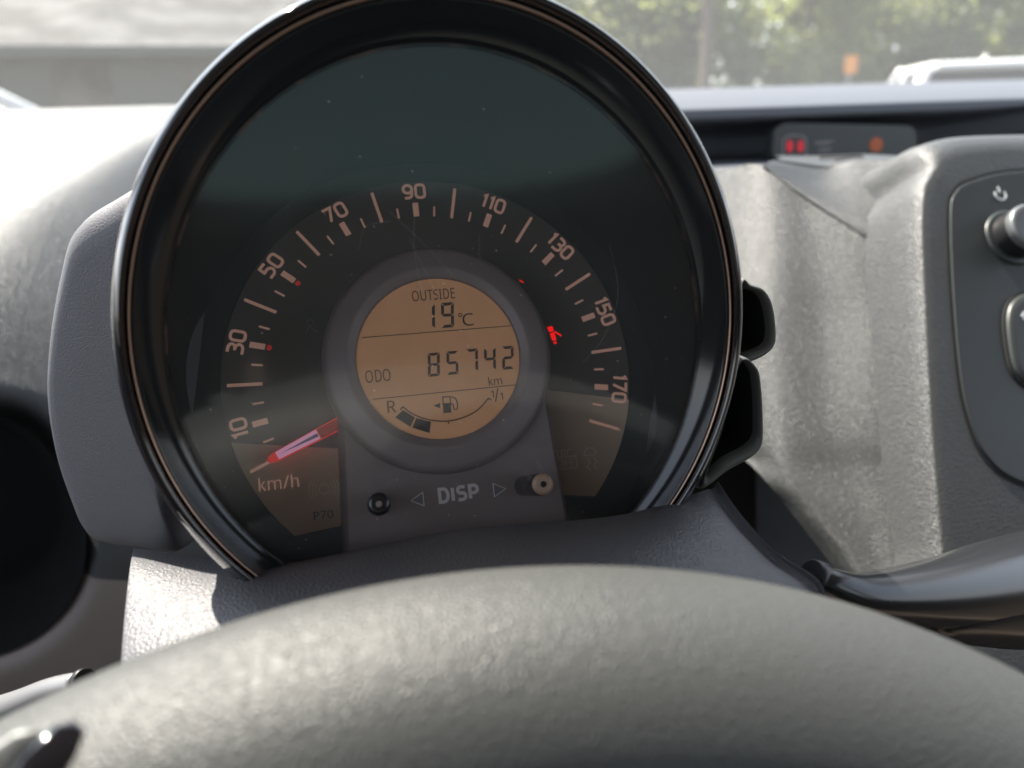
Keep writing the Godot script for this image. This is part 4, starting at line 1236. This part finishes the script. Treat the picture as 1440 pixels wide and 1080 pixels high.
# ------------------------------------------------------------------ column shroud
func make_shroud() -> void:
	var s := thing("column_shroud", "grained grey steering column cover between the cluster and the wheel rim", "column cover")
	var down := Vector3(0, -0.07, -0.01)
	var rows := [
		[Vector3(-0.0869, 0.9170, 0.0264), Vector3(-0.0660, 0.9171, 0.0371), Vector3(-0.0471, 0.9171, 0.0443), Vector3(-0.0023, 0.9239, 0.0509), Vector3(0.0393, 0.9247, 0.0559), Vector3(0.0612, 0.9254, 0.0525), Vector3(0.0708, 0.9255, 0.0501)],
		[Vector3(-0.0833, 0.9214, 0.0428), Vector3(-0.0633, 0.9214, 0.0513), Vector3(-0.0456, 0.9230, 0.0565), Vector3(-0.0035, 0.9278, 0.0612), Vector3(0.0358, 0.9283, 0.0658), Vector3(0.0598, 0.9281, 0.0621), Vector3(0.0717, 0.9216, 0.0637)],
		[Vector3(-0.0805, 0.9202, 0.0612), Vector3(-0.0608, 0.9233, 0.0674), Vector3(-0.0410, 0.9273, 0.0743), Vector3(-0.0059, 0.9324, 0.0796), Vector3(0.0297, 0.9335, 0.0833), Vector3(0.0562, 0.9277, 0.0800), Vector3(0.0745, 0.9183, 0.0775)],
		[Vector3(-0.0781, 0.9165, 0.0783), Vector3(-0.0585, 0.9214, 0.0859), Vector3(-0.0388, 0.9270, 0.0912), Vector3(-0.0086, 0.9315, 0.0979), Vector3(0.0232, 0.9321, 0.1020), Vector3(0.0519, 0.9251, 0.0996), Vector3(0.0775, 0.9176, 0.0903)],
		[Vector3(-0.0771, 0.9089, 0.0900), Vector3(-0.0582, 0.9141, 0.0963), Vector3(-0.0394, 0.9192, 0.1027), Vector3(-0.0108, 0.9224, 0.1095), Vector3(0.0194, 0.9227, 0.1134), Vector3(0.0469, 0.9162, 0.1106), Vector3(0.0748, 0.9107, 0.0988)]]
	for r in rows:
		r.push_front(r[0] + Vector3(-0.0004, -0.0025, -0.001))
		r.push_front(r[1] + Vector3(0.0005, -0.014, -0.003))
		r.push_front(r[2] + Vector3(0.012, -0.06, -0.012))
		r.append(r[-1] + Vector3(0.002, -0.004, -0.001))
		r.append(r[-2] + Vector3(0.0, -0.07, -0.012))
	var b := Builder.new()
	b.grid(loft(rows, 8, 12))
	part("upper_cover", b.make(), mats.shroud_plastic, s)
	part("lower_cover", tube([Vector3(0, 0.845, 0.0), Vector3(0, 0.86, 0.05), Vector3(0, 0.875, 0.09)], [0.06, 0.06, 0.055], 24, 0.7), mats.shroud_plastic, s)

# ------------------------------------------------------------------ stalks
func make_stalks() -> void:
	var w := thing("wiper_stalk", "glossy black control stalk right of the column cover", "control stalk")
	var root := Vector3(0.0811, 0.9174, 0.0846)
	var axis := (Vector3(0.0940, 0.9106, 0.0843) - root).normalized()
	part("collar", tube([root, root + axis * 0.0002, root + axis * 0.0012, root + axis * 0.0034, root + axis * 0.0036], [0.0040, 0.0044, 0.0045, 0.0045, 0.0041], 28), mats.knob_black, w)
	part("lever", tube(curve_through([Vector3(0.0828, 0.9168, 0.0851), Vector3(0.0854, 0.9159, 0.0860), Vector3(0.0957, 0.9099, 0.0850), Vector3(0.1128, 0.9030, 0.0801), Vector3(0.1402, 0.8933, 0.0709), Vector3(0.1772, 0.8816, 0.0579), Vector3(0.2565, 0.8603, 0.0332)], 6), curve1([0.0034, 0.0042, 0.0062, 0.0086, 0.0122, 0.0165, 0.021], 6), 28, 0.85), mats.stalk_black, w)
	part("grip", tube(curve_through([Vector3(0.1220, 0.8942, 0.0777), Vector3(0.1283, 0.8929, 0.0762), Vector3(0.1519, 0.8850, 0.0677), Vector3(0.1767, 0.8769, 0.0595), Vector3(0.2559, 0.8552, 0.0349)], 6), curve1([0.0030, 0.0085, 0.0138, 0.0165, 0.021], 6), 28, 0.9), mats.stalk_black, w)
	var t := thing("turn_signal_stalk", "control stalk left of the column cover, coloured light for its sun glint", "control stalk")
	part("lever", tube(curve_through([Vector3(-0.0979, 0.8977, 0.0552), Vector3(-0.1075, 0.8924, 0.0497), Vector3(-0.1234, 0.8811, 0.0398), Vector3(-0.1669, 0.8501, 0.0098)], 6), curve1([0.0030, 0.0036, 0.0046, 0.008], 6), 24), mats.stalk_glint, t)
	root = Vector3(-0.0975, 0.8979, 0.0552)
	axis = (Vector3(-0.1075, 0.8924, 0.0497) - root).normalized()
	part("collar", tube([root - axis * 0.0020, root - axis * 0.0018, root - axis * 0.0002, root], [0.0030, 0.0034, 0.0034, 0.0030], 22), mats.knob_black, t)


func curve1(vals: Array, steps: int) -> Array:
	var pts := []
	for v in vals:
		pts.append(Vector2(v, 0))
	var out := []
	for p in curve_through(pts, steps):
		out.append(p.x)
	return out

# ------------------------------------------------------------------ steering wheel
func make_wheel() -> void:
	var tilt := 0.48
	var w := thing("steering_wheel", "grey leather grained steering wheel rim blurred across the bottom foreground", "steering wheel", Transform3D(Basis(Vector3.RIGHT, -tilt), Vector3(-0.015, 0.79154, 0.20584)))
	var rows := []
	for i in 260:
		var a := TAU * i / 260.0
		var row := []
		for j in 36:
			var f := TAU * j / 36.0
			var r := 0.1614 + 0.025 * cos(f)
			row.append(Vector3(sin(a) * r, cos(a) * r, 0.025 * sin(f)))
		rows.append(row)
	var b := Builder.new()
	b.grid(rows, true, true)
	var rim := part("rim", b.make(), mats.wheel_leather, w)
	part("hub", swell(PackedVector2Array(arc(Vector2(0, -0.01), 0.062, 0.058, 0, 352, 44)), [Vector2(0.01, -0.05), Vector2(0.0, -0.03), Vector2(0.0, -0.018), Vector2(0.004, -0.008), Vector2(0.014, -0.003), Vector2(0.03, -0.001)]), mats.wing_plastic, w)
	for k in 3:
		var a: float = [PI / 2, -PI / 2, PI][k]
		var d := Vector3(sin(a), cos(a), 0)
		part("spoke", tube([d * 0.05 + Vector3(0, 0, -0.02), d * 0.10 + Vector3(0, 0, -0.016), d * 0.16 + Vector3(0, 0, -0.002)], [0.022, 0.018, 0.016], 16, 0.5, Vector3.BACK), mats.satin_grey, w)
	var inv := w.transform.affine_inverse()
	part("grip_recess", tube([inv * Vector3(-0.0626, 0.9539, 0.1382), inv * Vector3(-0.0635, 0.9534, 0.1390), inv * Vector3(-0.0643, 0.9527, 0.1412), inv * Vector3(-0.0654, 0.9520, 0.1430), inv * Vector3(-0.0676, 0.9501, 0.1460)], [0.0014, 0.0030, 0.0036, 0.0038, 0.0038], 20, 0.35, (inv.basis * Vector3(-0.0221, 1.0292, 0.2283) - inv.basis * Vector3(-0.0646, 0.9527, 0.1412)).normalized()), mats.gloss_black, rim)
	part("grip_trim", tube([inv * Vector3(-0.0674, 0.9529, 0.1383), inv * Vector3(-0.0693, 0.9520, 0.1386), inv * Vector3(-0.0718, 0.9507, 0.1402), inv * Vector3(-0.0739, 0.9495, 0.1435)], [0.0018, 0.0030, 0.0038, 0.0040], 20, 0.3, (inv.basis * Vector3(-0.0221, 1.0292, 0.2283) - inv.basis * Vector3(-0.0703, 0.9517, 0.1385)).normalized()), mats.satin_grey, rim)
